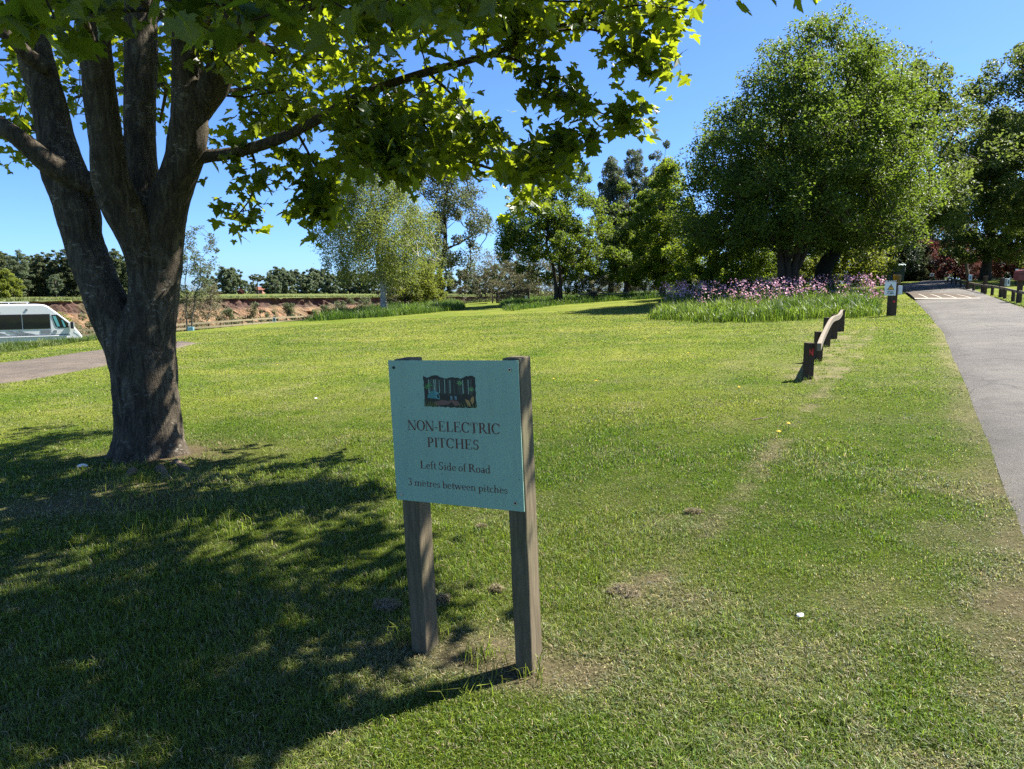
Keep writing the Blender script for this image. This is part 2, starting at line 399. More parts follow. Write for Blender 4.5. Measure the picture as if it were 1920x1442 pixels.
# speed hump with its painted edge
m_white = paint('road paint', (.42, .39, .32), .7, .25, 25)
m_hump = asphalt('hump asphalt', (.085, .066, .05), (.12, .095, .065))
h0, h1 = np.array(g2(1716, 563.5)), np.array(g2(1841, 563)); ha, hb = np.array(g2(1697, 549)), np.array(g2(1792, 552.5))
n_, k_ = 28, 12
uu, vv = np.meshgrid(np.linspace(0, 1, n_), np.linspace(0, 1, k_))
PP = (h0[None] * (1 - uu.ravel()[:, None]) + h1[None] * uu.ravel()[:, None]) * (1 - vv.ravel()[:, None]) + (ha[None] * (1 - uu.ravel()[:, None]) + hb[None] * uu.ravel()[:, None]) * vv.ravel()[:, None]
HZ = lambda x, y, v: H(x, y) + .055 + .06 * np.sin(np.pi * np.clip(v, 0, 1)) ** .8
hz = HZ(PP[:, 0], PP[:, 1], vv.ravel())
i = np.arange(k_ - 1)[:, None] * n_; j = np.arange(n_ - 1)[None]
hf = np.stack([i + j, i + j + 1, i + n_ + j + 1, i + n_ + j], -1).reshape(-1, 4)
tag(mesh('speed_hump', np.stack([PP[:, 0], PP[:, 1], hz], 1), [hf], m_hump, smooth=True), 'low brown asphalt speed hump across the lane with a white painted edge', 'speed hump')
b = MB()
def hq(u, v): p = (h0 * (1 - u) + h1 * u) * (1 - v) + (ha * (1 - u) + hb * u) * v; return (p[0], p[1], float(HZ(p[0:1], p[1:2], np.array([v]))[0]) + .006)
def hline(a, c, w):
    st = [a + (c - a) * t for t in np.linspace(0, 1, 9)]; d = (c - a) / np.linalg.norm(c - a); nn = np.array([-d[1], d[0]])
    V = [];
    for s_ in st: V += [hq(*(s_ + nn * w)), hq(*(s_ - nn * w))]
    b.add(V, [(2 * q, 2 * q + 1, 2 * q + 3, 2 * q + 2) for q in range(8)])
hline(np.array([.0, .05]), np.array([1., .05]), .02)
for u in (.16, .38, .60, .82): hline(np.array([u, .48]), np.array([u + .06, .09]), .010)
o = b.build('painted_line', m_white, bpy.data.objects['speed_hump'])

# far side of the quarry: broken red-brown face with an undercut whose shade is tinted in and a rubble slope
m_cliff, t, bb = new_mat('sandy quarry face')
v = coords(t, (1, 1, 1)); f = noise(t, 1.1, 9, .75, v, .4); g = noise(t, .28, 5, .6, v)
a_ = t.nodes.new('ShaderNodeAttribute'); a_.attribute_name = 'tint'
col = mixc(t, .9, a_.outputs['Color'], ramp(t, f, [(.3, (.35, .32, .3)), (.5, (1, 1, 1)), (.68, (1.7, 1.6, 1.4))]), 'MULTIPLY')
col = mixc(t, ramp(t, g, [(.48, (0, 0, 0)), (.7, (.55, .55, .55))]), col, (.10, .10, .035))
t.links.new(col, bb.inputs['Base Color']); bb.inputs['Roughness'].default_value = .95; bump(t, bb, f, 1., .5)
cl = resample(CLIFF, 420); nn = np.gradient(cl, axis=0); nn /= np.linalg.norm(nn, axis=1)[:, None]; nn = np.stack([nn[:, 1], -nn[:, 0]], 1)
prof = [(7., .03), (-.1, .03), (-.55, -.22), (-.45, -.6), (-.25, -1.1), (-.05, -1.5), (1.0, -1.9), (1.9, -2.4), (2.9, -2.95), (3.9, -3.5), (5, -4.1), (6.2, -4.8), (7.6, -5.6), (9, -6.6)]
prof = np.array(prof); V = []; C = []; s = np.arange(len(cl)) * .6
for k, (q, dz) in enumerate(prof):
    qq = q if k else -7.
    jx = (fbm(s * .55, s * 0 + k * 1.7, 41) - .5) * (2.6 if k > 5 else 1.2) + (fbm(s * 1.9, s * 0 + k * 2.1, 42) - .5) * (1.7 if k > 5 else .7)
    jz = (fbm(s * .9, s * 0 + k * 1.3, 43) - .5) * (.8 if k > 2 else .12)
    p = cl + nn * (qq + jx * (k > 0))[:, None]
    z0 = H(cl[:, 0] - nn[:, 0] * 9, cl[:, 1] - nn[:, 1] * 9)
    V.append(np.stack([p[:, 0], p[:, 1], z0 + dz + jz + (.05 if k < 2 else 0)], 1))
    base = np.array([.16, .20, .05]) if k < 2 else (np.array([.07, .036, .024]) if k < 6 else np.array([.21, .125, .064]))  # steep undercut rows take a dark tint that stands for their shade
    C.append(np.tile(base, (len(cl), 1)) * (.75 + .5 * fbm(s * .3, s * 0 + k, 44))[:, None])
V = np.vstack(V); C = np.vstack(C); n_ = len(cl)
i = np.arange(len(prof) - 1)[:, None] * n_; j = np.arange(n_ - 1)[None]
cf = np.stack([i + j, i + n_ + j, i + n_ + j + 1, i + j + 1], -1).reshape(-1, 4)
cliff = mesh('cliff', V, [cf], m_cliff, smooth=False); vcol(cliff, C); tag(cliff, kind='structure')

# ------------------------------------------------------------------ grass
def blades(x, y, z, L, w, lean, seed, tip=.25):
    """bent blades: 5 vertices, a quad and a tip triangle each"""
    g = np.random.default_rng(seed); n = len(x)
    a = g.uniform(0, 2 * np.pi, n); d = np.stack([np.cos(a), np.sin(a), np.zeros(n)], 1); f = a + np.pi / 2 + g.normal(0, .5, n)
    side = np.stack([np.cos(f), np.sin(f), np.zeros(n)], 1) * (w / 2)[:, None]
    P = np.stack([x, y, z], 1); ln = lean[:, None]; l = L[:, None]; up = np.array([0, 0, 1.])
    mid = P + d * l * .5 * ln * .6 + up * l * .55; top = P + d * l * ln + up * l * np.clip(1 - .45 * ln, .15, 1)
    V = np.stack([P - side, P + side, mid + side * .8, mid - side * .8, top], 1).reshape(-1, 3)
    k = np.arange(n)[:, None] * 5
    return V, k + np.array([[0, 1, 2, 3]]), k + np.array([[3, 2, 4]])
m_blade = tintmat('grass blade', trans=(1.35, 1.5, .9), tw=.36, rough=.5, spec=.35)
def lawn(n, seed):
    g = np.random.default_rng(seed)
    th = g.uniform(-44, 44, n) * R(1); r = np.exp(g.uniform(math.log(1.35), math.log(40), n))
    x = r * np.sin(th); y = r * np.cos(th)
    b = bare(x, y)
    jx = g.normal(0, .05, n)
    keep = ~inpoly(x + jx, y + jx * .3, ROADP) & ~inpoly(x + jx, y + jx, PATHP) & ~inpoly(x, y, PIT) & ~inpoly(x, y, BED)
    keep &= np.hypot(x - TREE0[0], y - TREE0[1]) > .42
    er = np.exp(-(((x - TREE0[0]) / .8) ** 2 + ((y - TREE0[1] + .1) / .7) ** 2))
    keep &= g.random(n) > .8 * er; keep &= g.random(n) > .62 * sstep(.55, 1.0, b)
    keep &= (y > .5)
    x, y, r, b = x[keep], y[keep], r[keep], b[keep]; n = len(x)
    patch = fbm(x * 1.1, y * 1.1, 21); cl = fbm(x * 6, y * 6, 22)
    L = (.020 + (.026 * sstep(.38, .7, patch) + .018 * sstep(.5, .8, cl)) * (1 - .8 * sstep(5, 12, r))) * g.uniform(.5, 1.35, n) * (1 - .45 * np.clip(b, 0, 1))
    near_t = np.exp(-(((x - TREE0[0] - .3) / 1.3) ** 2 + ((y - TREE0[1] + .9) / .55) ** 2)); L *= 1 + 1.1 * near_t * g.random(n)
    L *= 1 + .5 * sstep(8, 30, r)
    w = np.maximum(.0034, .00085 * r) * g.uniform(.6, 1.3, n)
    lean = g.uniform(.15, 1.0, n) + .5 * np.clip(b, 0, 1)
    z = H(x, y) - .004
    V, f4, f3 = blades(x, y, z, L, w, lean, seed + 1)
    c = turf(x, y, b)
    u = g.random(n); dead = u < (.10 + .42 * np.clip(b, 0, 1))
    c = np.where(dead[:, None], STRAW * g.uniform(.7, 1.25, (n, 1)), c * g.uniform(.7, 1.25, (n, 1)))
    blue = (g.random(n) < .15) & ~dead; c = np.where(blue[:, None], c * np.array([.75, 1.0, 1.9]), c)
    o = mesh('lawn_grass', V, [f4, f3], m_blade); vcol(o, np.repeat(c, 5, 0)); tag(o, kind='stuff'); return o
lawn(1000000, 100)

def scatter(poly, n, seed, pad=0.):
    g = np.random.default_rng(seed); P = np.array(poly); lo = P.min(0); hi = P.max(0); X = []; Y = []; c = 0
    while c < n:
        x = g.uniform(lo[0], hi[0], n * 2); y = g.uniform(lo[1], hi[1], n * 2); k = inpoly(x, y, poly); X.append(x[k]); Y.append(y[k]); c += k.sum()
    return np.concatenate(X)[:n], np.concatenate(Y)[:n], g
def tall(name, poly, n, seed, h, w, a, b_, pull=.0):
    x, y, g = scatter(poly, n, seed)
    k = g.random(n) < .15 + .85 * sstep(-.2, .9, pline(x, y, list(poly) + [poly[0]]) + (fbm(x * 1.2, y * 1.2, 55) - .5) * 1.6); x, y = x[k], y[k]; n = len(x)
    cl = fbm(x * 1.6, y * 1.6, seed); edge = sstep(0, .5, pline(x, y, list(poly) + [poly[0]]))
    L = h * (.22 + 1.15 * cl ** 1.3) * g.uniform(.55, 1.2, n) * (.55 + .45 * edge)
    V, f4, f3 = blades(x, y, H(x, y) - .01, L, w * g.uniform(.6, 1.3, n), g.uniform(.1, .9, n), seed + 1)
    k = np.clip(.5 + 1.6 * (fbm(x * .8, y * .8, seed + 3) - .5) + g.normal(0, .2, n), 0, 1)[:, None]
    c = np.array(a) * (1 - k) + np.array(b_) * k
    o = mesh(name, V, [f4, f3], m_blade); vcol(o, np.repeat(c, 5, 0)); return tag(o, kind='stuff')
tall('long_grass', VERGE, 26000, 201, .85, .03, (.035, .085, .012), (.115, .165, .026))
tall('long_grass', VERGE2, 26000, 202, .62, .03, (.035, .085, .012), (.115, .165, .026))
tall('long_grass', VANBANK, 30000, 203, .42, .024, (.05, .095, .018), (.14, .17, .045))
tall('meadow_grass', BED, 66000, 204, .80, .026, (.038, .08, .011), (.17, .22, .03))
# rough grass on the brink below the rail and on the field beyond the quarry
BRINK = [(-40, 53.5), (-31.6, 52), (-26, 58.6), (-18.8, 66.8), (-8, 72), (2, 76), (3, 86), (-6, 79), (-18, 70), (-25.5, 61.5), (-31.5, 55.5), (-40, 54.5)]
tall('long_grass', BRINK, 16000, 205, .55, .05, (.07, .10, .03), (.17, .17, .07))
FIELD = [(x + n0 * -q, y + n1 * -q) for q, sl in ((.6, slice(None)), (12., slice(None, None, -1))) for (x, y), (n0, n1) in zip(cl[sl][::8], nn[sl][::8])]
tall('field_grass', FIELD, 30000, 206, .75, .10, (.075, .105, .03), (.16, .165, .065))
# ------------------------------------------------------------------ tree building
def leafquads(P, size, seed, upb=.6, wid=.55, drop=0., out=None):
    g = np.random.default_rng(seed); n = len(P)
    nrm = g.normal(0, 1, (n, 3)); nrm[:, 2] = np.abs(nrm[:, 2]) + upb; nrm /= np.linalg.norm(nrm, axis=1)[:, None]
    t = g.normal(0, 1, (n, 3)); t[:, 2] -= drop
    if out is not None: t += out
    t -= nrm * (t * nrm).sum(1)[:, None]; t /= np.linalg.norm(t, axis=1)[:, None] + 1e-9
    b = np.cross(nrm, t); L = (size * g.uniform(.6, 1.3, n))[:, None]
    V = np.stack([P - t * L * .5, P + b * L * wid * .5 + nrm * L * .1 + t * L * .05, P + t * L * .55, P - b * L * wid * .5 + nrm * L * .1 + t * L * .05], 1).reshape(-1, 3)
    return V, np.arange(n)[:, None] * 4 + np.array([[0, 1, 2, 3]])
def skeleton(nodes, par, targets, seed, step=.7, wig=.12, rise=.55):
    """grow limbs to the targets from the nodes there are; returns all nodes, parents, the node of each target"""
    g = np.random.default_rng(seed)
    N = [np.array(p, float) for p in nodes]; Pn = list(par); tip = []
    M = np.zeros((len(N) + len(targets) * 40, 3)); M[:len(N)] = N; c = len(N)
    order = np.argsort(np.linalg.norm(targets - M[0], axis=1)); tip = np.zeros(len(targets), int)
    for k in order:
        t = targets[k]; d = t - M[:c]; L = np.linalg.norm(d, axis=1); hz = np.hypot(d[:, 0], d[:, 1])
        cost = L + 1.5 * np.clip(rise * hz - d[:, 2], 0, None)
        j = int(np.argmin(cost)); p0 = M[j].copy(); m = max(1, min(30, int(L[j] / step)))
        v = t - p0; bow = np.array([0, 0, 1.]) * -.10 * L[j] * rise
        for i in range(1, m + 1):
            f = i / m; q = p0 + v * f + bow * math.sin(math.pi * f) + (g.normal(0, wig * step, 3) if i < m else 0)
            M[c] = q; Pn.append(j); j = c; c += 1
        tip[k] = j
    return M[:c], np.array(Pn), tip
def limbs(M, Pn, r_tip, r_pow=2.3, fixed=None, rmax=9, minr=0., n=5):
    """tubes along every parent-child link, thick by what they carry"""
    c = len(M); w = np.zeros(c); kids = np.zeros(c, int)
    for i in range(c):
        if Pn[i] >= 0: kids[Pn[i]] += 1
    w[kids == 0] = r_tip ** r_pow
    for i in range(c - 1, -1, -1):
        if Pn[i] >= 0: w[Pn[i]] += max(w[i], r_tip ** r_pow) if False else w[i]
    r = np.minimum(w ** (1 / r_pow), rmax)
    if fixed is not None: r[:len(fixed)] = fixed
    ch = np.array([i for i in range(c) if Pn[i] >= 0 and r[i] >= minr and (fixed is None or i >= len(fixed))], int)
    if len(ch) == 0: return np.zeros((0, 3)), np.zeros((0, 4), int), r
    a = M[Pn[ch]]; b = M[ch]; ra = np.minimum(r[Pn[ch]], r[ch] * 1.6); rb = r[ch]
    d = b - a; d /= np.linalg.norm(d, axis=1)[:, None] + 1e-9; a = a - d * ra[:, None] * .3
    h = np.where(np.abs(d[:, 2:3]) < .9, np.array([[0, 0, 1.]]), np.array([[1., 0, 0]])); u = np.cross(d, h); u /= np.linalg.norm(u, axis=1)[:, None]; v = np.cross(d, u)
    t = np.arange(n) * 2 * np.pi / n; ring = u[:, None] * np.cos(t)[None, :, None] + v[:, None] * np.sin(t)[None, :, None]
    V = np.concatenate([a[:, None] + ring * ra[:, None, None], b[:, None] + ring * rb[:, None, None]], 1).reshape(-1, 3)
    k = np.arange(len(ch))[:, None, None] * 2 * n; j = np.arange(n)[None, :, None]
    F = np.concatenate([k + j, k + (j + 1) % n, k + n + (j + 1) % n, k + n + j], 2).reshape(-1, 4)
    return V, F, r
def tree(name, label, cat, base, h, prof, nclump, nleaf, leaf, mat, bark, tr=.2, lean=(0, 0), crown0=.18, seed=1, cr=.09, flat=.85, upb=.5, wid=.55, drop=0., tips=.02, shell=.55,
         stems=1, spread=.25, group=None, rise=.55, dead=0., split=None, sparse=0.):
    """base: ground point; prof: [(height fraction, crown radius m)]; the crown's clumps hang on limbs grown from the stem(s)"""
    g = np.random.default_rng(seed); base = np.array(base, float)
    nclump = int(nclump * 1.6); nleaf = int(nleaf * 1.75); cr = cr * .92
    hs, rs = np.array(prof).T
    uu = np.linspace(hs[0], hs[-1], 400); ra = np.interp(uu, hs, rs); cdf = np.cumsum(ra ** 1.5); cdf /= cdf[-1]
    hh = np.interp(g.random(nclump), cdf, uu); rr = np.interp(hh, hs, rs) * g.uniform(0, 1, nclump) ** shell * (.82 + .3 * g.random(nclump))
    an = g.uniform(0, 2 * np.pi, nclump)
    T = np.stack([rr * np.cos(an) + lean[0] * hh, rr * np.sin(an) + lean[1] * hh, hh * h], 1)
    nodes = []; par = []; fix = []; tb = MB()
    topf = .8 if split is None else split
    for s in range(stems):
        a0 = 2 * np.pi * s / max(stems, 1) + g.uniform(0, .8); off = (0 if stems == 1 else 1)
        P = []
        for f in np.linspace(0, topf * h / h, 9):
            w_ = off * spread * h * f ** 1.25
            P.append([lean[0] * f + w_ * math.cos(a0) + off * tr * .7 * math.cos(a0) + g.normal(0, .012 * h) * (f > .05), lean[1] * f + w_ * math.sin(a0) + off * tr * .7 * math.sin(a0) + g.normal(0, .012 * h) * (f > .05), f * h])
        P = spl(P, 3); rad = tr * (1 - .85 * np.linspace(0, 1, len(P)) ** .9) * (1 if stems == 1 else .75); rad[:2] *= (1.35, 1.12); P[0, 2] -= .25
        tb.tube(P, rad, 9)
        k0 = len(nodes)
        for i, p in enumerate(P):
            if p[2] < crown0 * h and i > 0 and i < len(P) - 1: pass
            nodes.append(p); par.append(k0 + i - 1 if i else -1); fix.append(rad[i])
    nodes = np.array(nodes); low = nodes[:, 2] < crown0 * h * .85
    hide = nodes.copy(); hide[low] += 1e4                                   # no limbs from the clear stem
    M, Pn, tip = skeleton(hide, par, T, seed + 1, step=max(.35, h * .045), rise=rise); M[:len(nodes)] = nodes
    V, F, r = limbs(M, Pn, tips, fixed=np.array(fix), rmax=tr * .5)
    tb.V.append(V); vo = tb.n; tb.n += len(V)
    root = empty(name, base, label, cat, group)
    Vt = np.concatenate(tb.V); mesh('trunk', Vt, [tb.F, F + vo], bark, root, smooth=True)
    if nleaf:
        live = g.random(nclump) >= dead
        wgt = g.uniform(.5, 1.5, nclump) * live; wgt /= wgt.sum()
        idx = g.choice(nclump, nleaf, p=wgt); R0 = cr * (rs.max() * 2 + h) * .5
        cs = R0 * g.uniform(.6, 1.35, nclump)
        dq = g.normal(0, 1, (nleaf, 3)); lq = np.linalg.norm(dq, axis=1)[:, None]; dq *= 1.55 * np.tanh(lq * .62) / lq
        Pq = T[idx] + dq * cs[idx][:, None] * np.array([1, 1, flat]) * .62
        if drop: Pq[:, 2] -= np.abs(g.normal(0, 1, nleaf)) * cs[idx] * drop
        Pq[:, 2] = np.maximum(Pq[:, 2], .08)
        V, F = leafquads(Pq, leaf, seed + 5, upb, wid, drop)
        mesh('crown', V, [F], mat, root)
    return root
def dup(root, loc, rz=0., sc=1., label=None, name=None):
    r = root.copy(); COL.objects.link(r); r.location = loc; r.rotation_euler = (0, 0, rz); r.scale = (sc, sc, sc) if np.isscalar(sc) else sc
    if label: r['label'] = label
    for ch in list(root.children):
        c = ch.copy(); COL.objects.link(c); c.parent = r
        for gch in ch.children:
            d = gch.copy(); COL.objects.link(d); d.parent = c
    return r
bk_dark = barkmat('dark bark', (.075, .06, .045), (.03, .024, .018))
bk_grey = barkmat('grey bark', (.16, .14, .11), (.07, .06, .045), (.22, .23, .17))
bk_birch = barkmat('birch bark', (.55, .53, .48), (.10, .09, .08), (.62, .6, .56), .8)
bk_ivy = barkmat('ivy covered bark', (.028, .03, .018), (.012, .012, .01))
L_syc = leafmat('sycamore leaf', (.050, .092, .016), (.115, .168, .028), (.29, .42, .04), .36)
L_mid = leafmat('green leaf', (.048, .090, .016), (.105, .158, .024), (.30, .42, .033), .40)
L_bri = leafmat('bright leaf', (.075, .132, .014), (.155, .225, .025), (.40, .52, .034), .44)
L_birch = leafmat('birch leaf', (.105, .145, .032), (.21, .26, .06), (.38, .46, .08), .42)
L_pale = leafmat('pale leaf', (.085, .11, .05), (.16, .19, .09), (.22, .27, .10), .35)
L_pop = leafmat('poplar leaf', (.090, .118, .068), (.19, .22, .145), (.23, .29, .12), .3)
L_oak = leafmat('oak leaf', (.062, .105, .026), (.135, .180, .045), (.28, .37, .06), .34)
L_dark = leafmat('evergreen leaf', (.014, .030, .014), (.036, .062, .026), (.05, .09, .03), .2)
L_red = leafmat('copper leaf', (.10, .035, .032), (.21, .085, .075), (.30, .10, .07), .35)
L_scrub = leafmat('scrub leaf', (.12, .12, .05), (.22, .20, .10), (.24, .24, .10), .3)
L_yel = leafmat('yellow green leaf', (.12, .16, .02), (.22, .26, .035), (.38, .44, .05), .42)
L_far = leafmat('far wood leaf', (.115, .160, .095), (.185, .235, .125), (.24, .30, .14), .42)  # leaf colour kept pale to stand in for distance haze
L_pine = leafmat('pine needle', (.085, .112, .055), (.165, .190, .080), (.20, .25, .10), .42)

def on(px, py): q = gnd(px, py); return q
def atY(px, Y): x = (px - PCX) / FPX * Y; return np.array([x, Y, zat(x, Y)])
def hpx(b, py): """height above ground point b that shows at picture row py"""; d = ray(0, py); return 1.6 + d[2] / d[1] * b[1] - b[2]

# --- the big sycamore behind the flower bed
b = atY(1470, 41); h = hpx(b, 22)
tree('sycamore_tree', 'large domed sycamore rising out of the pink flower bed', 'tree', b, h, [(.19, 4.8), (.24, 6.2), (.32, 6.7), (.49, 6.5), (.67, 5.3), (.86, 3.2), (.95, 1.9), (.99, .8)], 680, 78000, .17, L_syc, bk_dark, tr=.30, crown0=.15, seed=11, cr=.062, shell=.42, upb=.7, stems=5, spread=.16, lean=(1.5, 0), tips=.021, rise=1.1)
# --- the ivy-covered oak behind it
b = atY(1541, 50); h = hpx(b, 120)
tree('oak_tree', 'tall oak with a thick black ivy-clad trunk behind the big sycamore', 'tree', b, h, [(.2, 4), (.32, 7.4), (.5, 8.4), (.68, 7.4), (.85, 5.4), (1, 2.2)], 190, 42000, .24, L_oak, bk_ivy, tr=.62, crown0=.2, seed=12, cr=.075, lean=(3.0, 0), tips=.03)
# --- left to right across the lawn's far side
b = atY(721, 52); h = hpx(b, 215)
birch = tree('birch_tree', 'pale weeping birch with a white trunk in the long grass', 'tree', b, h, [(.2, 2.6), (.28, 4.0), (.42, 4.5), (.6, 3.7), (.8, 2.3), (1, .6)], 240, 44000, .12, L_birch, bk_birch, tr=.25, crown0=.24, seed=13, cr=.065, flat=1.5, upb=.15, wid=.6, drop=.6, tips=.012, lean=(-.75, 0), shell=.5, rise=.7)
b = atY(832, 74); h = hpx(b, 205)
tree('ivy_tree', 'thin dark tree with an ivy-covered trunk behind the birch', 'tree', b, h, [(.2, 3.5), (.38, 4.6), (.6, 4.0), (.8, 2.8), (1, 1)], 95, 13000, .24, L_pale, bk_ivy, tr=.34, crown0=.26, seed=14, cr=.065, tips=.025, dead=.2)
b = atY(1046, 56); h = hpx(b, 292)
tree('field_maple', 'spreading small tree with two dark stems beside the slatted enclosure', 'tree', b, h, [(.16, 2.4), (.3, 4.8), (.45, 4.9), (.65, 4.0), (.85, 2.6), (1, .8)], 150, 27000, .19, L_mid, bk_dark, tr=.24, crown0=.28, seed=15, cr=.07, stems=2, spread=.10, lean=(-.5, 0), tips=.018, shell=.5)
for k, (px, Y, top, r_, sd, lab) in enumerate([(1143, 84, 292, 2.0, 1, 'grey-green poplar, leftmost and shortest of the three poplars'), (1183, 88, 272, 2.2, 2, 'grey-green poplar in the middle of the three poplars'), (1232, 82, 268, 2.3, 3, 'tall grey-green poplar nearest the big sycamore')]):
    b = atY(px, Y); h = hpx(b, top)
    tree('poplar_tree', lab, 'tree', b, h, [(.1, 1.4), (.25, r_ * 1.1), (.5, r_ * 1.15), (.8, r_ * .8), (.95, .8), (1, .5)], 150, 17500, .24, L_pop, bk_dark, tr=.36, crown0=.16, seed=30 + sd, cr=.055, flat=1.1, upb=.1, tips=.02, group='poplars behind the lawn', shell=.6)
b = atY(1241, 60); h = hpx(b, 305)
tree('lime_tree', 'bright green lime with low branches left of the big sycamore', 'tree', b, h, [(.1, 2.6), (.25, 3.3), (.45, 3.2), (.7, 2.4), (1, .7)], 120, 23000, .2, L_bri, bk_dark, tr=.26, crown0=.17, seed=16, cr=.08, tips=.02)
b = atY(1172, 64); h = hpx(b, 345)
tree('lime_tree', 'smaller lime in front of the poplars, its thick dark trunk bare at the foot', 'tree', b, h, [(.16, 1.6), (.3, 2.3), (.6, 2.0), (1, .6)], 60, 7500, .22, L_mid, bk_dark, tr=.30, crown0=.2, seed=17, cr=.08, tips=.02)
for px, Y, top, r_, sd, mt, lab in [(1330, 52, 400, 3.4, 41, L_bri, 'low bright green bushy tree at the left of the flower bed'), (1395, 66, 380, 3.6, 42, L_mid, 'mid green bushy tree seen between the sycamore stem and the lime'), (1590, 62, 400, 3.4, 43, L_yel, 'yellow-green young tree right of the thick black trunk'), (1500, 70, 415, 3.6, 44, L_yel, 'yellow-green bushy tree between the sycamore stem and the black trunk'), (1430, 74, 430, 4, 45, L_oak, 'dull green bush behind the sycamore stem')]:
    b = atY(px, Y); h = hpx(b, top)
    tree('bushy_tree', lab, 'tree', b, h, [(.02, r_ * .8), (.3, r_), (.65, r_ * .8), (1, r_ * .3)], 70, 9500, .22, mt, bk_dark, tr=.14, crown0=.05, seed=sd, cr=.11, tips=.02, split=.5)
# --- right of the road
b = atY(1838, 62); h = hpx(b, 215)
tree('oak_tree', 'broad oak with a dark trunk standing behind the low roadside rail', 'tree', b, h, [(.12, 3.2), (.22, 4.8), (.45, 5.0), (.7, 4.0), (1, 1.5)], 170, 30000, .23, L_oak, bk_dark, tr=.42, crown0=.16, seed=18, cr=.07, tips=.025, lean=(.3, 0))
b = atY(1935, 52); h = hpx(b, 62)
tree('tall_oak_tree', 'tallest oak at the right edge, its crown against the sky', 'tree', b, h, [(.22, 4.4), (.4, 5.8), (.62, 5.8), (.8, 5.2), (.93, 3.5), (1, 1.6)], 240, 46000, .22, L_oak, bk_dark, tr=.45, crown0=.25, seed=19, cr=.062, tips=.02)
b = atY(1808, 70); h = hpx(b, 172)
tree('dying_tree', 'half-bare twiggy tree between the sycamore and the tall oak', 'tree', b, h, [(.3, 1.6), (.5, 2.8), (.75, 3.0), (.9, 2.2), (1, 1.)], 110, 1400, .2, L_pale, bk_grey, tr=.15, crown0=.3, seed=20, cr=.04, tips=.014, rise=.9)
for px, Y, top, r_, sd, lab in [(1782, 74, 415, 3.6, 51, 'copper-red shrub left of the broad oak beside the road bend'), (1905, 66, 425, 3.2, 52, 'copper-red shrub right of the broad oak behind the red post box')]:
    b = atY(px, Y); h = hpx(b, top)
    tree('copper_shrub', lab, 'shrub', b, h, [(.05, r_ * .8), (.35, r_), (.7, r_ * .7), (1, r_ * .25)], 60, 8000, .2, L_red, bk_dark, tr=.12, crown0=.06, seed=sd, cr=.1, tips=.018, split=.5)
for px, Y, top, r_, sd, mt, lab in [(1640, 74, 400, 4.2, 53, L_dark, 'dark evergreen bush behind the wheeled bins'), (1690, 76, 420, 2.6, 54, L_pale, 'pale grey-green bush right of the wheeled bins'), (1722, 84, 400, 3.0, 55, L_dark, 'dark evergreen tree behind the bend of the road'), (1745, 92, 330, 4.2, 56, L_oak, 'dull green tree far behind the bend of the road'), (1860, 88, 430, 4.6, 57, L_dark, 'dark evergreen bush behind the broad oak'), (1690, 98, 330, 4.6, 58, L_mid, 'green tree behind the evergreen by the bins')]:
    b = atY(px, Y); h = hpx(b, top)
    tree('evergreen_bush' if mt is L_dark else 'broadleaf_tree', lab, 'bush' if mt is L_dark else 'tree', b, h, [(.02, r_ * .85), (.3, r_), (.65, r_ * .75), (1, r_ * .25)], 70, 8500, .27, mt, bk_dark, tr=.15, crown0=.05, seed=sd, cr=.1, tips=.02, split=.6)
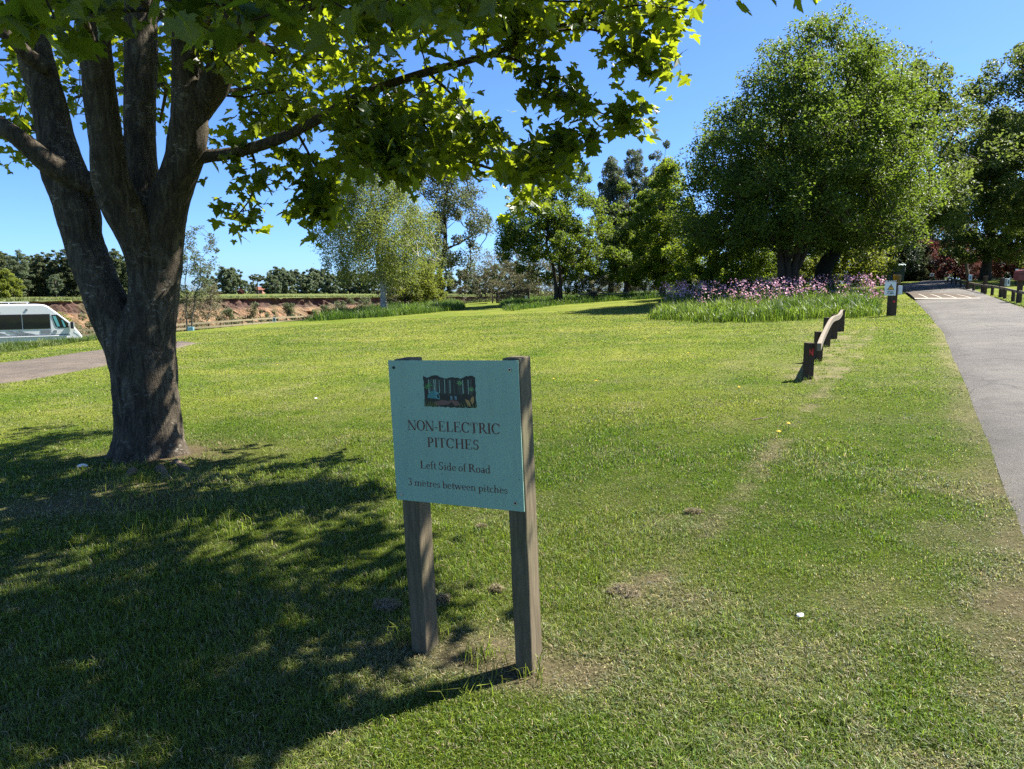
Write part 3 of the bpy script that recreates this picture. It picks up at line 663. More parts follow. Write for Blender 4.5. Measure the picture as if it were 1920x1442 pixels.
# --- scrub along the quarry brink
for k, (px, Y, top, r_, sd, mt, nl, lab) in enumerate([
        (905, 78, 470, 3.4, 61, L_scrub, 2600, 'bare brushy hawthorn behind the slatted enclosure, left one'), (960, 80, 452, 3.4, 62, L_scrub, 3200, 'bare brushy hawthorn rising above the slatted enclosure'),
        (1010, 76, 470, 2.8, 63, L_scrub, 3000, 'grey-brown brushy thorn right of the slatted enclosure'), (1085, 80, 440, 3.4, 64, L_yel, 5200, 'yellowish thorn bush right of the two-stemmed tree'),
        (1062, 84, 470, 3.0, 65, L_dark, 6000, 'dark holly bush behind the two-stemmed tree'), (1115, 78, 492, 2.6, 66, L_scrub, 3000, 'dull scrub bush below the poplars'),
        (1205, 82, 490, 3.2, 67, L_scrub, 3200, 'pale scrub bush between the poplar trunks'), (1280, 78, 470, 3.6, 68, L_oak, 6000, 'dull green bush behind the bright lime'), (1155, 98, 505, 4.2, 83, L_scrub, 6000, 'wide pale scrub bush far behind the poplar trunks'), (1230, 100, 500, 4.4, 84, L_oak, 7000, 'wide dull green bush far behind the lime trunks'), (1330, 98, 490, 4.6, 85, L_oak, 7000, 'wide dull green bush far behind the flower bed'), (1420, 100, 490, 4.6, 86, L_dark, 7000, 'dark holly bush far behind the sycamore stem'), (1515, 96, 480, 4.4, 87, L_mid, 7000, 'green bush far behind the black trunk'), (1590, 98, 480, 4.2, 88, L_oak, 7000, 'dull green bush far behind the yellow-green young tree'), (1785, 108, 470, 4.6, 89, L_oak, 7000, 'dull green bush far behind the copper shrub'), (1835, 104, 470, 4.4, 96, L_mid, 7000, 'green bush far behind the broad oak trunk'), (1925, 100, 465, 4.6, 97, L_dark, 7000, 'dark bush far behind the red box at the right edge'),
        (760, 62, 470, 2.6, 69, L_yel, 6500, 'yellow-green bush at the foot of the birch'), (800, 64, 492, 2.4, 70, L_yel, 5000, 'low yellow-green bush right of the birch'), (735, 60, 500, 1.3, 79, L_scrub, 700, 'bare reddish twiggy bush beside the birch trunk'),
        (395, 70, 524, 2.9, 71, L_scrub, 6000, 'rounded olive bush behind the pale rail beside the maple trunk'), (362, 72, 535, 2.2, 72, L_scrub, 3200, 'thin olive bush behind the twin-stemmed sapling')]):
    b = atY(px, Y); h = hpx(b, top)
    tree('thorn_bush', lab, 'bush', b, h, [(.03, r_ * .7), (.35, r_), (.7, r_ * .8), (1, r_ * .3)], 80, nl, .16, mt, bk_grey if mt is L_scrub else bk_dark, tr=.09, crown0=.03, seed=sd, cr=.10, tips=.013, stems=4, spread=.35, split=.6)
for k, (px, Y, top, r_, sd) in enumerate([(478, 100, 568, 1.6, 73), (545, 112, 566, 1.2, 74), (640, 96, 566, 1.8, 75), (120, 76, 590, 2.0, 76), (165, 74, 583, 2.4, 77), (75, 66, 590, 2.0, 78), (590, 100, 578, 1.4, 80), (690, 100, 560, 2., 81), (430, 108, 572, 1.8, 110), (510, 116, 578, 1.6, 111), (612, 118, 572, 1.7, 112), (660, 122, 562, 1.9, 113)]):
    x = (px - PCX) / FPX * Y; z = zat(x, Y); d = ray(px, top); zt = 1.6 + d[2] / d[1] * Y
    tree('gorse_bush', ['small green bush on the quarry rubble left of the notice', 'small bush high on the quarry rubble', 'green bush at the foot of the rubble near the birch', 'yellowish bush behind the motorhome nose', 'green bush between the motorhome and the maple', 'yellow-green bush right above the motorhome bonnet', 'low green bush below the quarry face', 'low green bush just left of the birch', 'small bush on the rubble nearest the sapling', 'small bush low on the rubble above the pale rail notice', 'small bush halfway between the rail end and the birch', 'bush on the quarry rim seen left of the birch crown'][k], 'bush', (x, Y, z), max(zt - z, 1.2), [(.05, r_), (.5, r_), (1, r_ * .3)], 40, 3600, .2, L_yel if k in (3, 5) else L_pale, bk_dark, tr=.08, crown0=.04, seed=sd, cr=.12, stems=3, spread=.3, split=.6)
# --- the twin-stemmed sapling beside the maple
b = atY(352, 46); h = hpx(b, 425)
tree('sapling_tree', 'thin twin-stemmed sapling with few leaves beside the maple trunk', 'tree', b, h, [(.3, .7), (.5, 1.3), (.75, 1.5), (1, .7)], 60, 2300, .13, L_pale, bk_grey, tr=.085, crown0=.35, seed=82, cr=.07, stems=2, spread=.09, lean=(1.0, 0), tips=.01)

# ------------------------------------------------------------------ far woods
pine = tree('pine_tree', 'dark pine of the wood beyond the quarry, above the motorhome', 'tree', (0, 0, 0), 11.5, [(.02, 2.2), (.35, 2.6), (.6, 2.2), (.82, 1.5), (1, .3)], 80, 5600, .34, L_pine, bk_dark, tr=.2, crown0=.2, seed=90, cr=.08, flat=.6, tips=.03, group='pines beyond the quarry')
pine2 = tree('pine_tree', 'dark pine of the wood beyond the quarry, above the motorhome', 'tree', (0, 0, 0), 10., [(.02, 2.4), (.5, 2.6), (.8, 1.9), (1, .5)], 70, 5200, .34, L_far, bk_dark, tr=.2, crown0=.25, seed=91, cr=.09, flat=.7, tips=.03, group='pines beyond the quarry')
g = np.random.default_rng(5); first = {0: True, 1: True}
for row, Y0 in ((0, 165), (1, 176), (2, 190)):
    for px in np.arange(-150 + row * 9, 262, 19):
        Y = Y0 + g.uniform(-5, 5); p = atY(px + g.uniform(-6, 6), Y); w = int(g.random() < .35); src = (pine, pine2)[w]
        sc = g.uniform(.72, 1.02)
        if first[w]: src.location = p; first[w] = False; src.scale = (sc,) * 3
        else: dup(src, p, g.uniform(0, 6), sc)
b = atY(14, 128); tree('broadleaf_tree', 'yellow-green round tree at the far left edge beyond the motorhome', 'tree', b, hpx(b, 508), [(.05, 2.6), (.4, 3.4), (.8, 2.2), (1, .8)], 50, 6000, .3, L_yel, bk_dark, tr=.2, crown0=.1, seed=93, cr=.1)
b = atY(112, 112); tree('larch_sapling', 'pale thin young tree on the quarry rim in front of the pines', 'tree', b, hpx(b, 512), [(.25, 1.0), (.5, 1.3), (.8, .9), (1, .2)], 45, 1500, .22, L_far, bk_grey, tr=.08, crown0=.2, seed=94, cr=.07, tips=.02)
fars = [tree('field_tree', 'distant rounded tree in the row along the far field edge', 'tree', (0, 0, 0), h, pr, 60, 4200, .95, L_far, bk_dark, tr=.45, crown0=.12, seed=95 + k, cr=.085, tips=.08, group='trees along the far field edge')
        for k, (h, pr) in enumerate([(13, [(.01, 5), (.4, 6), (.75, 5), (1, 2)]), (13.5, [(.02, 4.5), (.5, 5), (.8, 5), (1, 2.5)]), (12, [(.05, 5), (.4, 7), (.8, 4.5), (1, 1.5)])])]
used = set()
for px, Y, sc, w in [(398, 380, .75, 0), (428, 360, .95, 1), (441, 372, 1.0, 0), (460, 390, .62, 2), (476, 400, .5, 0), (512, 360, .78, 2), (524, 420, 1.05, 1), (541, 400, 1.0, 0), (560, 430, 1.05, 1), (578, 390, .85, 2), (590, 420, 1.1, 0), (606, 430, 1.05, 1), (622, 380, .82, 2), (640, 420, 1., 0), (658, 400, .9, 1), (676, 420, 1.0, 2), (694, 400, .92, 0), (712, 410, .95, 1), (735, 390, .9, 2), (760, 410, 1., 0), (790, 400, .95, 1), (815, 380, .9, 2), (840, 400, .95, 0), (872, 300, .8, 1), (893, 320, .72, 2), (925, 300, .9, 0), (955, 320, 1., 1), (990, 300, 1.05, 2)]:
    p = atY(px, Y)
    if w not in used: used.add(w); fars[w].location = p; fars[w].scale = (sc,) * 3
    else: dup(fars[w], p, g.uniform(0, 6), sc * g.uniform(.93, 1.07))
b = atY(487, 350); tree('scots_pine', 'lone flat-topped pine with a bare trunk on the far field skyline', 'tree', b, hpx(b, 514), [(.62, 1.5), (.75, 4.0), (.9, 3.6), (1, 1.5)], 40, 2200, .6, L_pine, bk_dark, tr=.35, crown0=.6, seed=99, cr=.08, flat=.4, tips=.06)
b = atY(455, 330); tree('copper_tree', 'small reddish tree on the far field edge near the red roof', 'tree', b, hpx(b, 543), [(.05, 1.2), (.5, 1.5), (1, .5)], 25, 900, .5, L_red, bk_dark, tr=.15, crown0=.1, seed=100, cr=.12)
# ------------------------------------------------------------------ the maple in front
TY = TREE0[1]
m_bark, t, b = new_mat('maple bark')
v = coords(t, (1, 1, .20)); f = noise(t, 17, 8, .72, v, 1.0)
vz = coords(t, (1, 1, 1.0)); f2 = noise(t, 42, 5, .7, vz); l1 = noise(t, 21, 3, .5, coords(t, (.75, .75, 1.7))); l2 = noise(t, 3.2, 4, .6, vz)
col = ramp(t, f, [(.3, (.022, .017, .012)), (.48, (.070, .056, .041)), (.70, (.175, .147, .108))])
col = mixc(t, .6, col, ramp(t, l2, [(.3, (.65, .68, .6)), (.7, (1.3, 1.25, 1.15))]), 'MULTIPLY')
gm = t.nodes.new('ShaderNodeMath'); gm.operation = 'MULTIPLY'; gm.use_clamp = True
t.links.new(ramp(t, l1, [(.575, (0, 0, 0)), (.63, (1, 1, 1))]), gm.inputs[0]); t.links.new(ramp(t, l2, [(.5, (.0, .0, .0)), (.66, (.62, .62, .62))]), gm.inputs[1])
col = mixc(t, gm.outputs[0], col, (.36, .34, .27))
t.links.new(col, b.inputs['Base Color']); b.inputs['Roughness'].default_value = .88; b.inputs['Specular IOR Level'].default_value = .2
ad = t.nodes.new('ShaderNodeMath'); ad.operation = 'MULTIPLY_ADD'; ad.inputs[1].default_value = .5
t.links.new(f2, ad.inputs[0]); t.links.new(f, ad.inputs[2]); bump(t, b, ad.outputs[0], 1., .035)

def stem3(rows):
    P = []; r = []
    for px, py, Y, rp in rows:
        p = at(px, py, Y); P.append(p); zc = Y * cP - (p[2] - 1.6) * sP; r.append(rp / FPX * zc * .92)
    return np.array(P), np.array(r)
Z0 = zat(*TREE0)
stems = []
def add_stem(rows, nspan=7, sides=20, rough=.035):
    P, r = stem3(rows); Q = spl(np.column_stack([P, r]), nspan); stems.append((Q[:, :3], np.maximum(Q[:, 3], .004), sides, rough))
Yt = TY
add_stem([(284, 905, Yt, 112), (283, 868, Yt, 88), (280, 830, Yt, 71), (275, 760, Yt, 63), (272, 700, Yt, 63), (272, 640, Yt, 62), (284, 590, Yt, 52), (288, 540, Yt, 49), (292, 490, Yt, 53), (304, 425, Yt - .02, 47), (320, 370, Yt - .05, 41), (338, 320, Yt - .1, 38), (350, 270, Yt - .15, 38), (354, 215, Yt - .2, 36), (350, 160, Yt - .2, 29), (347, 110, Yt - .2, 26), (348, 40, Yt - .25, 24.5), (349, -60, Yt - .3, 23), (345, -220, Yt - .3, 20), (335, -420, Yt - .4, 15), (330, -640, Yt - .5, 8)], sides=28)
add_stem([(262, 700, Yt, 52), (238, 645, Yt, 46), (214, 595, Yt, 42), (191, 545, Yt + .02, 39), (173, 500, Yt + .05, 38.5), (157, 455, Yt + .08, 37), (145, 390, Yt + .1, 42), (122, 320, Yt + .12, 42), (103, 250, Yt + .15, 34), (86, 180, Yt + .2, 33), (66, 100, Yt + .25, 33), (45, 20, Yt + .3, 29), (15, -120, Yt + .4, 25), (-30, -330, Yt + .4, 17), (-60, -560, Yt + .3, 8)], sides=24)
add_stem([(288, 540, Yt - .03, 42), (276, 500, Yt - .08, 37), (258, 450, Yt - .18, 37), (226, 385, Yt - .3, 38.5), (206, 330, Yt - .38, 35), (199, 270, Yt - .42, 33), (194, 220, Yt - .45, 32), (184, 140, Yt - .5, 32), (177, 70, Yt - .55, 30.5), (170, 0, Yt - .6, 30), (160, -120, Yt - .7, 25), (150, -330, Yt - .9, 17), (160, -560, Yt - 1.1, 8)], sides=24)
add_stem([(290, 440, Yt + .12, 34), (278, 390, Yt + .2, 30), (266, 320, Yt + .28, 31), (262, 250, Yt + .33, 30), (262, 170, Yt + .4, 30), (264, 100, Yt + .45, 32), (264, 30, Yt + .5, 31), (268, -100, Yt + .6, 26), (275, -320, Yt + .8, 18), (300, -560, Yt + 1., 9)], sides=22)
add_stem([(352, 225, Yt - .15, 31), (376, 195, Yt - .16, 30), (402, 160, Yt - .2, 28.5), (419, 115, Yt - .25, 28), (434, 65, Yt - .3, 26), (452, 0, Yt - .35, 24), (480, -90, Yt - .45, 21), (530, -260, Yt - .6, 15), (600, -460, Yt - .8, 8)], sides=20)
add_stem([(366, 60, Yt + .1, 13), (367, 100, Yt + .1, 14), (366, 148, Yt + .05, 13), (356, 190, Yt, 8)], sides=10)
add_stem([(180, 350, Yt - .05, 20), (140, 330, Yt - .12, 24), (100, 312, Yt - .2, 23), (60, 280, Yt - .25, 20), (20, 248, Yt - .3, 18), (-40, 215, Yt - .3, 16), (-160, 160, Yt - .5, 12), (-330, 60, Yt - .9, 6)], sides=16)
add_stem([(92, 130, Yt + .1, 14), (55, 105, Yt, 15), (20, 72, Yt - .1, 13), (-30, 40, Yt - .2, 11), (-160, -40, Yt - .4, 6)], sides=12)
# the long bough to the right and its side boughs
BOUGH = [(360, 296, Yt - .05, 18), (392, 293, Yt - .1, 13), (430, 288, Yt - .15, 12), (470, 278, Yt - .2, 11.5), (520, 262, Yt - .25, 11), (555, 245, Yt - .3, 10.5), (600, 222, Yt - .35, 10), (652, 191, Yt - .4, 9.5), (730, 158, Yt - .45, 8.5), (802, 135, Yt - .5, 8), (885, 112, Yt - .55, 6.5), (945, 93, Yt - .6, 5.5), (1012, 56, Yt - .65, 4.5), (1087, 41, Yt - .7, 3.2), (1136, 22, Yt - .75, 2.5), (1200, 10, Yt - .8, 1.8), (1290, 20, Yt - .85, 1.2)]
add_stem(BOUGH, sides=14, rough=.05)
SIDE = [
    [(652, 194, Yt - .4, 6), (705, 213, Yt - .5, 5.2), (750, 247, Yt - .55, 4.8), (802, 272, Yt - .6, 4.2), (862, 296, Yt - .65, 3.5), (937, 319, Yt - .7, 2.6), (994, 308, Yt - .75, 2), (1050, 285, Yt - .8, 1.5), (1083, 262, Yt - .85, 1)],
    [(885, 112, Yt - .55, 4.4), (930, 105, Yt - .6, 3.4), (975, 116, Yt - .62, 3), (1012, 146, Yt - .66, 2.4), (1050, 172, Yt - .7, 2), (1087, 195, Yt - .74, 1.6), (1135, 215, Yt - .78, 1.3), (1175, 226, Yt - .8, .9)],
    [(985, 70, Yt - .62, 3.2), (1050, 57, Yt - .6, 2.6), (1117, 57, Yt - .6, 2.1), (1162, 82, Yt - .62, 1.7), (1210, 100, Yt - .64, 1.3), (1248, 128, Yt - .66, .9)],
    [(802, 135, Yt - .5, 3.4), (850, 180, Yt - .2, 2.6), (885, 225, Yt - .05, 2), (925, 262, Yt + .1, 1.5), (965, 300, Yt + .15, 1), (985, 370, Yt + .2, .8)],
    [(730, 158, Yt - .45, 3.4), (775, 215, Yt + .1, 2.6), (810, 250, Yt + .4, 2), (845, 285, Yt + .6, 1.5)],
    [(652, 191, Yt - .4, 3.6), (668, 240, Yt - .9, 3), (690, 270, Yt - 1.2, 2.3), (720, 290, Yt - 1.4, 1.6), (760, 305, Yt - 1.5, 1)],
    [(555, 245, Yt - .3, 3.2), (580, 290, Yt - .1, 2.5), (600, 335, Yt, 1.9), (600, 400, Yt + .05, 1.2)],
    [(470, 278, Yt - .2, 3), (480, 320, Yt - .1, 2.3), (470, 370, Yt - .1, 1.7), (440, 410, Yt - .1, 1.1)],
    [(425, 95, Yt - .27, 9), (500, 40, Yt - .6, 8), (600, 10, Yt - .9, 7), (720, -10, Yt - 1.2, 5.5), (860, -10, Yt - 1.5, 4), (1000, 0, Yt - 1.7, 2.5), (1150, 5, Yt - 1.8, 1.5)],
    [(440, 50, Yt - .3, 10), (500, 90, Yt + .4, 8), (580, 110, Yt + .9, 6), (680, 90, Yt + 1.4, 4), (800, 60, Yt + 1.8, 2.5)],
    [(350, 120, Yt - .2, 8), (390, 40, Yt - 1.0, 7), (420, 5, Yt - 1.8, 6), (470, -20, Yt - 2.6, 4.5), (520, 0, Yt - 3.1, 3)],
    [(180, 100, Yt - .5, 8), (150, 20, Yt - 1.3, 7), (110, -10, Yt - 2.2, 6), (60, 0, Yt - 3., 4)],
    [(264, 60, Yt + .5, 9), (320, 20, Yt + 1.2, 7), (420, 20, Yt + 1.8, 5), (520, 60, Yt + 2.2, 3)],
    [(100, 270, Yt + .15, 8), (60, 240, Yt + 1., 6), (10, 250, Yt + 1.7, 4), (-60, 240, Yt + 2.2, 3)],
    [(262, 200, Yt + .35, 5), (230, 170, Yt + 1.0, 4), (150, 180, Yt + 1.6, 3), (120, 200, Yt + 2., 2)],
    [(265, 180, Yt + .4, 5), (310, 160, Yt + 1.1, 4), (300, 230, Yt + 1.6, 2.5)],
    [(354, 200, Yt - .2, 5), (430, 170, Yt + .6, 4), (500, 170, Yt + 1.2, 2.5), (560, 190, Yt + 1.6, 1.5)],
    [(1012, 56, Yt - .65, 2.5), (1080, 20, Yt - .3, 2), (1160, 10, Yt - .2, 1.5), (1240, -10, Yt - .1, 1)],
    [(60, 20, Yt + .3, 9), (20, 40, Yt + .8, 7), (-40, 60, Yt + 1.3, 5), (-120, 90, Yt + 1.6, 3)]]
for s_ in SIDE: add_stem(s_, 6, 9, .04)
mb = MB(); g = np.random.default_rng(77)
for P, r, sides, rough in stems:
    n0 = mb.n; mb.tube(P, r, sides)
    V = mb.V[-1]; T = np.repeat(P, sides, 0); d = V - T; q = np.linalg.norm(d, axis=1)[:, None]
    a = np.tile(np.arange(sides) * 2 * np.pi / sides, len(P)); zz = np.repeat(np.arange(len(P)), sides)
    big = np.repeat(r, sides) > .06
    nz = (fbm(np.cos(a) * 1.6 + zz * .22 + n0, np.sin(a) * 1.6 + zz * .05, 9) - .5) * rough * 6
    if n0 == 0:     # buttress roots at the foot
        fl = np.clip((Z0 + .42 - V[:, 2]) / .5, 0, 1) ** 1.6; nz = nz - .03 + fl * (.16 * np.cos(4 * a + .6) + .12 * np.cos(7 * a) + .05)
    mb.V[-1] = T + d * (1 + nz * np.where(big, 1, .4))[:, None]
# crown: sampled points on the stems become the start of the twigs
maple = empty('maple_tree', (TREE0[0], TREE0[1], Z0), 'big many-stemmed maple in the foreground with a long leafy bough', 'tree')
base = np.array([TREE0[0], TREE0[1], Z0])
nodes = []; fix = []
for P, r, sides, rough in stems[1:]:
    k = [i for i in range(0, len(P), 2) if r[i] < .12 and P[i][2] > Z0 + 2.2]
    nodes += [P[i] for i in k]; fix += [r[i] for i in k]
nodes = np.array([stems[0][0][-1]] + nodes); fix = np.array([.02] + fix)
T = []; Wt = []
def px_poly(poly, n, y0, y1, wgt=1.):
    P = np.array(poly, float); c = 0
    while c < n:
        x, y = g.uniform(P[:, 0].min(), P[:, 0].max()), g.uniform(P[:, 1].min(), P[:, 1].max())
        if inpoly(np.array([x]), np.array([y]), poly)[0]: T.append(at(x, y, g.uniform(y0, y1))); Wt.append(wgt); c += 1
def px_line(rows, n, spread, wgt=1.):
    for q in (rows[-1], rows[-1], rows[-2]): T.append(at(q[0] + g.normal(0, 5), q[1] + g.normal(0, 5), q[2])); Wt.append(wgt)
    P = spl(np.array([(a, b_, c) for a, b_, c, _ in rows], float), 8)
    for _ in range(n):
        q = P[g.integers(0, len(P))]; T.append(at(q[0] + g.normal(0, spread), q[1] + g.normal(0, spread), q[2] + g.normal(0, .15))); Wt.append(wgt)
px_poly([(395, -20), (980, -20), (960, 60), (900, 90), (860, 130), (900, 200), (930, 245), (860, 300), (760, 290), (700, 300), (640, 280), (600, 210), (540, 190), (480, 190), (420, 200), (400, 110)], 98, Yt - 1.4, Yt + 1.6)
px_poly([(640, 180), (880, 200), (960, 260), (1060, 262), (1060, 300), (960, 325), (860, 325), (760, 315), (690, 310)], 36, Yt - 1.4, Yt - .2)
px_poly([(900, -20), (1290, -20), (1290, 15), (1180, 40), (1100, 50), (1000, 100), (900, 100)], 34, Yt - 1., Yt - .2)
px_poly([(1180, 0), (1300, 0), (1300, 60), (1240, 60)], 5, Yt - .9, Yt - .6, .8)
px_line(SIDE[1][3:], 13, 13, .8); px_line(SIDE[2][3:], 9, 12, .8); px_line(SIDE[0][5:], 14, 15, .8); px_line(SIDE[3][2:], 10, 14, .7)
px_line(SIDE[4][1:], 10, 22, .8); px_line(SIDE[5][1:], 11, 20, .8); px_line(SIDE[6][1:], 11, 16, .8); px_line(SIDE[7][1:], 7, 15, .6); px_line(SIDE[6][2:], 5, 18, .7)
px_poly([(380, 255), (420, 240), (540, 270), (560, 300), (480, 330), (440, 300), (395, 300)], 7, Yt - .3, Yt + .3, .6)
px_poly([(0, -20), (400, -20), (390, 120), (330, 180), (300, 280), (240, 280), (232, 120), (130, 230), (130, 60), (60, 200), (60, 290), (0, 290)], 62, Yt + .9, Yt + 2.6)
px_poly([(-60, 120), (40, 120), (60, 290), (0, 310), (-60, 310)], 10, Yt + .4, Yt + 1.8)
px_poly([(370, 120), (640, 120), (640, 260), (560, 250), (470, 240), (400, 260)], 22, Yt + .8, Yt + 2.2)
# near leaves hanging into the top of the view
px_poly([(-20, -60), (120, -60), (120, 35), (40, 50), (-20, 30)], 7, 2.9, 3.6, .7); px_poly([(120, -60), (330, -60), (300, 25), (200, 45), (130, 35)], 7, 3.1, 3.9, .7)
px_poly([(410, -60), (530, -60), (520, 45), (440, 50)], 6, 2.9, 3.6, .7); px_poly([(600, -60), (820, -60), (800, 40), (640, 60)], 8, 3.4, 4.4, .7)
px_poly([(820, -60), (1120, -60), (1100, 20), (860, 30)], 9, 3.8, 4.8, .7)
N1 = len(T)
# the crown above the picture: a dome over the trunk, wider towards the right and the viewer
n = 0
while n < 150:
    h_ = g.uniform(3.9, 10.2); f = (h_ - 3.6) / 6.6; a = g.uniform(0, 2 * np.pi); rr = math.sqrt(g.random()) * (3.4 + 2.6 * math.sin(min(1, f * 1.5) * math.pi * .5) - 3.3 * max(0, f - .5) ** 1.2 * 2)
    x = TREE0[0] + .9 + rr * 1.05 * math.cos(a); y = TREE0[1] - .9 + rr * math.sin(a); z = Z0 + h_
    el = math.atan2(z - 1.6, max(y, .01)) if y > 0 else 9
    if el < R(20.8) and y > 0 and abs(x) < y * .75: continue
    # where its shadow falls: the lawn right of the sign stays sunny
    s_ = z / math.tan(SUN_EL); sx = x - s_ * .893; sy = y - s_ * .451
    lim = np.interp(sy, [-2, 1.6, 2.35, 3.0, 5.35, 9, 12], [-1.3, -.85, -.72, -.42, -1.05, -1.9, -4.5])
    if sx > lim: continue
    s3 = (z - (Z0 + 3.4)) / math.tan(SUN_EL); bx, by = x - s3 * .893, y - s3 * .451
    if -2.4 < bx < 1.7 and 4.2 < by < 8 and g.random() < .85: continue      # the long bough stands in the sun
    T.append(np.array([x, y, z])); Wt.append(1.15); n += 1
# boughs over the viewer's side: they keep the lawn below the tree in broken shade
SHP = [(-8, 10.2), (-4.5, 10), (-1.7, 8.9), (-1.35, 7.2), (-.9, 5.35), (-.25, 3.1), (-.6, 2.25), (-.8, 1.4), (-3, 1.0), (-6, 3), (-9, 7)]
n = 0; tries = 0
while n < 820 and tries < 200000:
    tries += 1
    gx_, gy_ = g.uniform(-9, 0), g.uniform(1, 10.3)
    if not inpoly(np.array([gx_]), np.array([gy_]), SHP)[0]: continue
    u_, v_ = gx_ * .893 + gy_ * .451, -gx_ * .451 + gy_ * .893
    if vn(np.array([u_ * .42 + 3]), np.array([v_ * 1.7]), 91)[0] < (.32 if gy_ < 3.6 else .44): continue
    if gy_ > 3.7 and (gx_ > -4.2 or g.random() < .6) and g.random() < (.60 if gy_ < 5.2 else .86): continue
    z = Z0 + g.uniform(3.6, 8.5); s_ = (z - zat(gx_, gy_)) / math.tan(SUN_EL); x = gx_ + s_ * .893; y = gy_ + s_ * .451
    d_ = math.hypot(x - TREE0[0] - .6, y - TREE0[1] + .6)
    if d_ > 6.3 - .12 * abs(z - 6): continue
    if y > 0 and math.atan2(z - 1.6, y) < R(21.3) and abs(x) < y * .76: continue
    T.append(np.array([x, y, z])); Wt.append(1.3); n += 1
T = np.array(T); Wt = np.array(Wt)
M, Pn, tip = skeleton(nodes, [-1] * len(nodes), T[:N1], 7, step=.28, wig=.10, rise=.12)
V, F, r = limbs(M, Pn, .0042, 2.2, fixed=fix, rmax=.035, n=6)
el_ = np.arctan2(nodes[:, 2] - 1.6, np.maximum(nodes[:, 1], .01)); hi_ = (el_ > R(20.3)) | (np.abs(nodes[:, 0]) > .8 * nodes[:, 1])
M2, Pn2, tip2 = skeleton(nodes[hi_], [-1] * int(hi_.sum()), T[N1:], 8, step=.28, wig=.10, rise=.12)
V2, F2, r2 = limbs(M2, Pn2, .0042, 2.2, fixed=fix[hi_], rmax=.035, n=6)
Pn2 = np.where(Pn2 >= 0, Pn2 + len(M), -1); tip = np.concatenate([tip, tip2 + len(M)]); M = np.vstack([M, M2]); Pn = np.concatenate([Pn, Pn2])
F = np.vstack([F, F2 + len(V)]); V = np.vstack([V, V2])
mb.V.append(V); vo = mb.n
trunk = mesh('trunk', np.concatenate(mb.V) - base, [mb.F, F + vo], m_bark, maple, smooth=True)
# maple leaves: five pointed lobes, two halves folded along the midrib
half = np.array([(0, 0), (.10, -.05), (.24, -.12), (.30, -.07), (.44, -.04), (.36, .06), (.40, .13), (.56, .16), (.66, .33), (.53, .32), (.50, .42), (.40, .40), (.26, .38), (.25, .48), (.33, .60), (.22, .60), (.19, .72), (.10, .80), (0, 1.0)])
nh = len(half)
m_leaf = leafmat('maple leaf', (.028, .064, .012), (.066, .118, .018), (.46, .56, .02), .48, .42, .45)
def leaves(P, size, outd, seed):
    q = np.random.default_rng(seed); n = len(P)
    t = outd * .8 + q.normal(0, .8, (n, 3)); t[:, 2] = t[:, 2] * .4 - q.uniform(.15, 1.1, n)
    t /= np.linalg.norm(t, axis=1)[:, None]
    nr = q.normal(0, .55, (n, 3)); nr[:, 2] += 1.0; nr -= t * (nr * t).sum(1)[:, None]; nr /= np.linalg.norm(nr, axis=1)[:, None]
    bb = np.cross(t, nr); L = (size * q.uniform(.5, 1.4, n))[:, None, None]; fold = q.uniform(.05, .45, n)[:, None, None]; curl = q.uniform(.05, .5, n)[:, None, None]
    out = []
    for sgn in (1, -1):
        X = half[None, :, 0:1]; Yv = half[None, :, 1:2]
        out.append(P[:, None] + L * (Yv * t[:, None] + sgn * X * bb[:, None] + (fold * X - curl * (Yv ** 2) * .5 - curl * X ** 2 * .7) * nr[:, None]))
    V = np.concatenate([out[0], out[1][:, 1:-1]], 1)
    m = 2 * nh - 2
    fa = list(range(nh - 1, -1, -1)); fb = [0] + list(range(nh, m)) + [nh - 1]
    k = np.arange(n)[:, None] * m
    return V.reshape(-1, 3), k + np.array([fa]), k + np.array([fb])
LP = []; LO = []; cent = base + np.array([0, 0, 4.])
par_of = Pn[tip]
for i in range(len(T)):
    nl = int(round(18.5 * Wt[i] * g.uniform(.7, 1.3))); p = M[tip[i]]
    back = M[par_of[i]] if par_of[i] >= 0 else p
    u = g.random(nl)[:, None]; LP.append(p + (back - p) * u * .7 + g.normal(0, 1, (nl, 3)) * np.array([.12, .12, .09]) * min(1.3, .6 + .5 * Wt[i]))
    o_ = p - back; o_ = o_ / (np.linalg.norm(o_) + 1e-6); LO.append(np.tile(o_, (nl, 1)))
LP = np.vstack(LP); LO = np.vstack(LO)
V, fa, fb = leaves(LP, .112, LO, 8)
mesh('crown', V - base, [fa, fb], m_leaf, maple, smooth=False)
# ------------------------------------------------------------------ sign on two posts
m_post = wood('weathered post', (.165, .133, .082), (.064, .049, .03), green=(.085, .095, .04))
m_post2 = wood('dark treated post', (.075, .052, .036), (.035, .026, .018))
m_rail = wood('bleached rail', (.22, .188, .14), (.12, .094, .068), grain=(6, 6, .5))
m_pale = wood('pale larch rail', (.37, .31, .215), (.25, .2, .125))
m_teal = paint('sign panel teal', (.27, .44, .335), .38, .05, 3)
m_ink = paint('dark red lettering', (.115, .022, .018), .5, .1)
m_black = paint('black', (.012, .012, .012), .5); m_steel = paint('screw cap', (.55, .55, .53), .35, metal=.6)
m_edge = paint('panel edge', (.6, .62, .6), .5)
PW, PH, PZ = .610, .607, .698
sg = empty('notice_sign', (-.193, 2.997, zat(-.193, 2.997)), 'teal campsite notice about non-electric pitches on two square wooden posts', 'sign')
sg.rotation_euler = (.0155, -.0404, -.448)
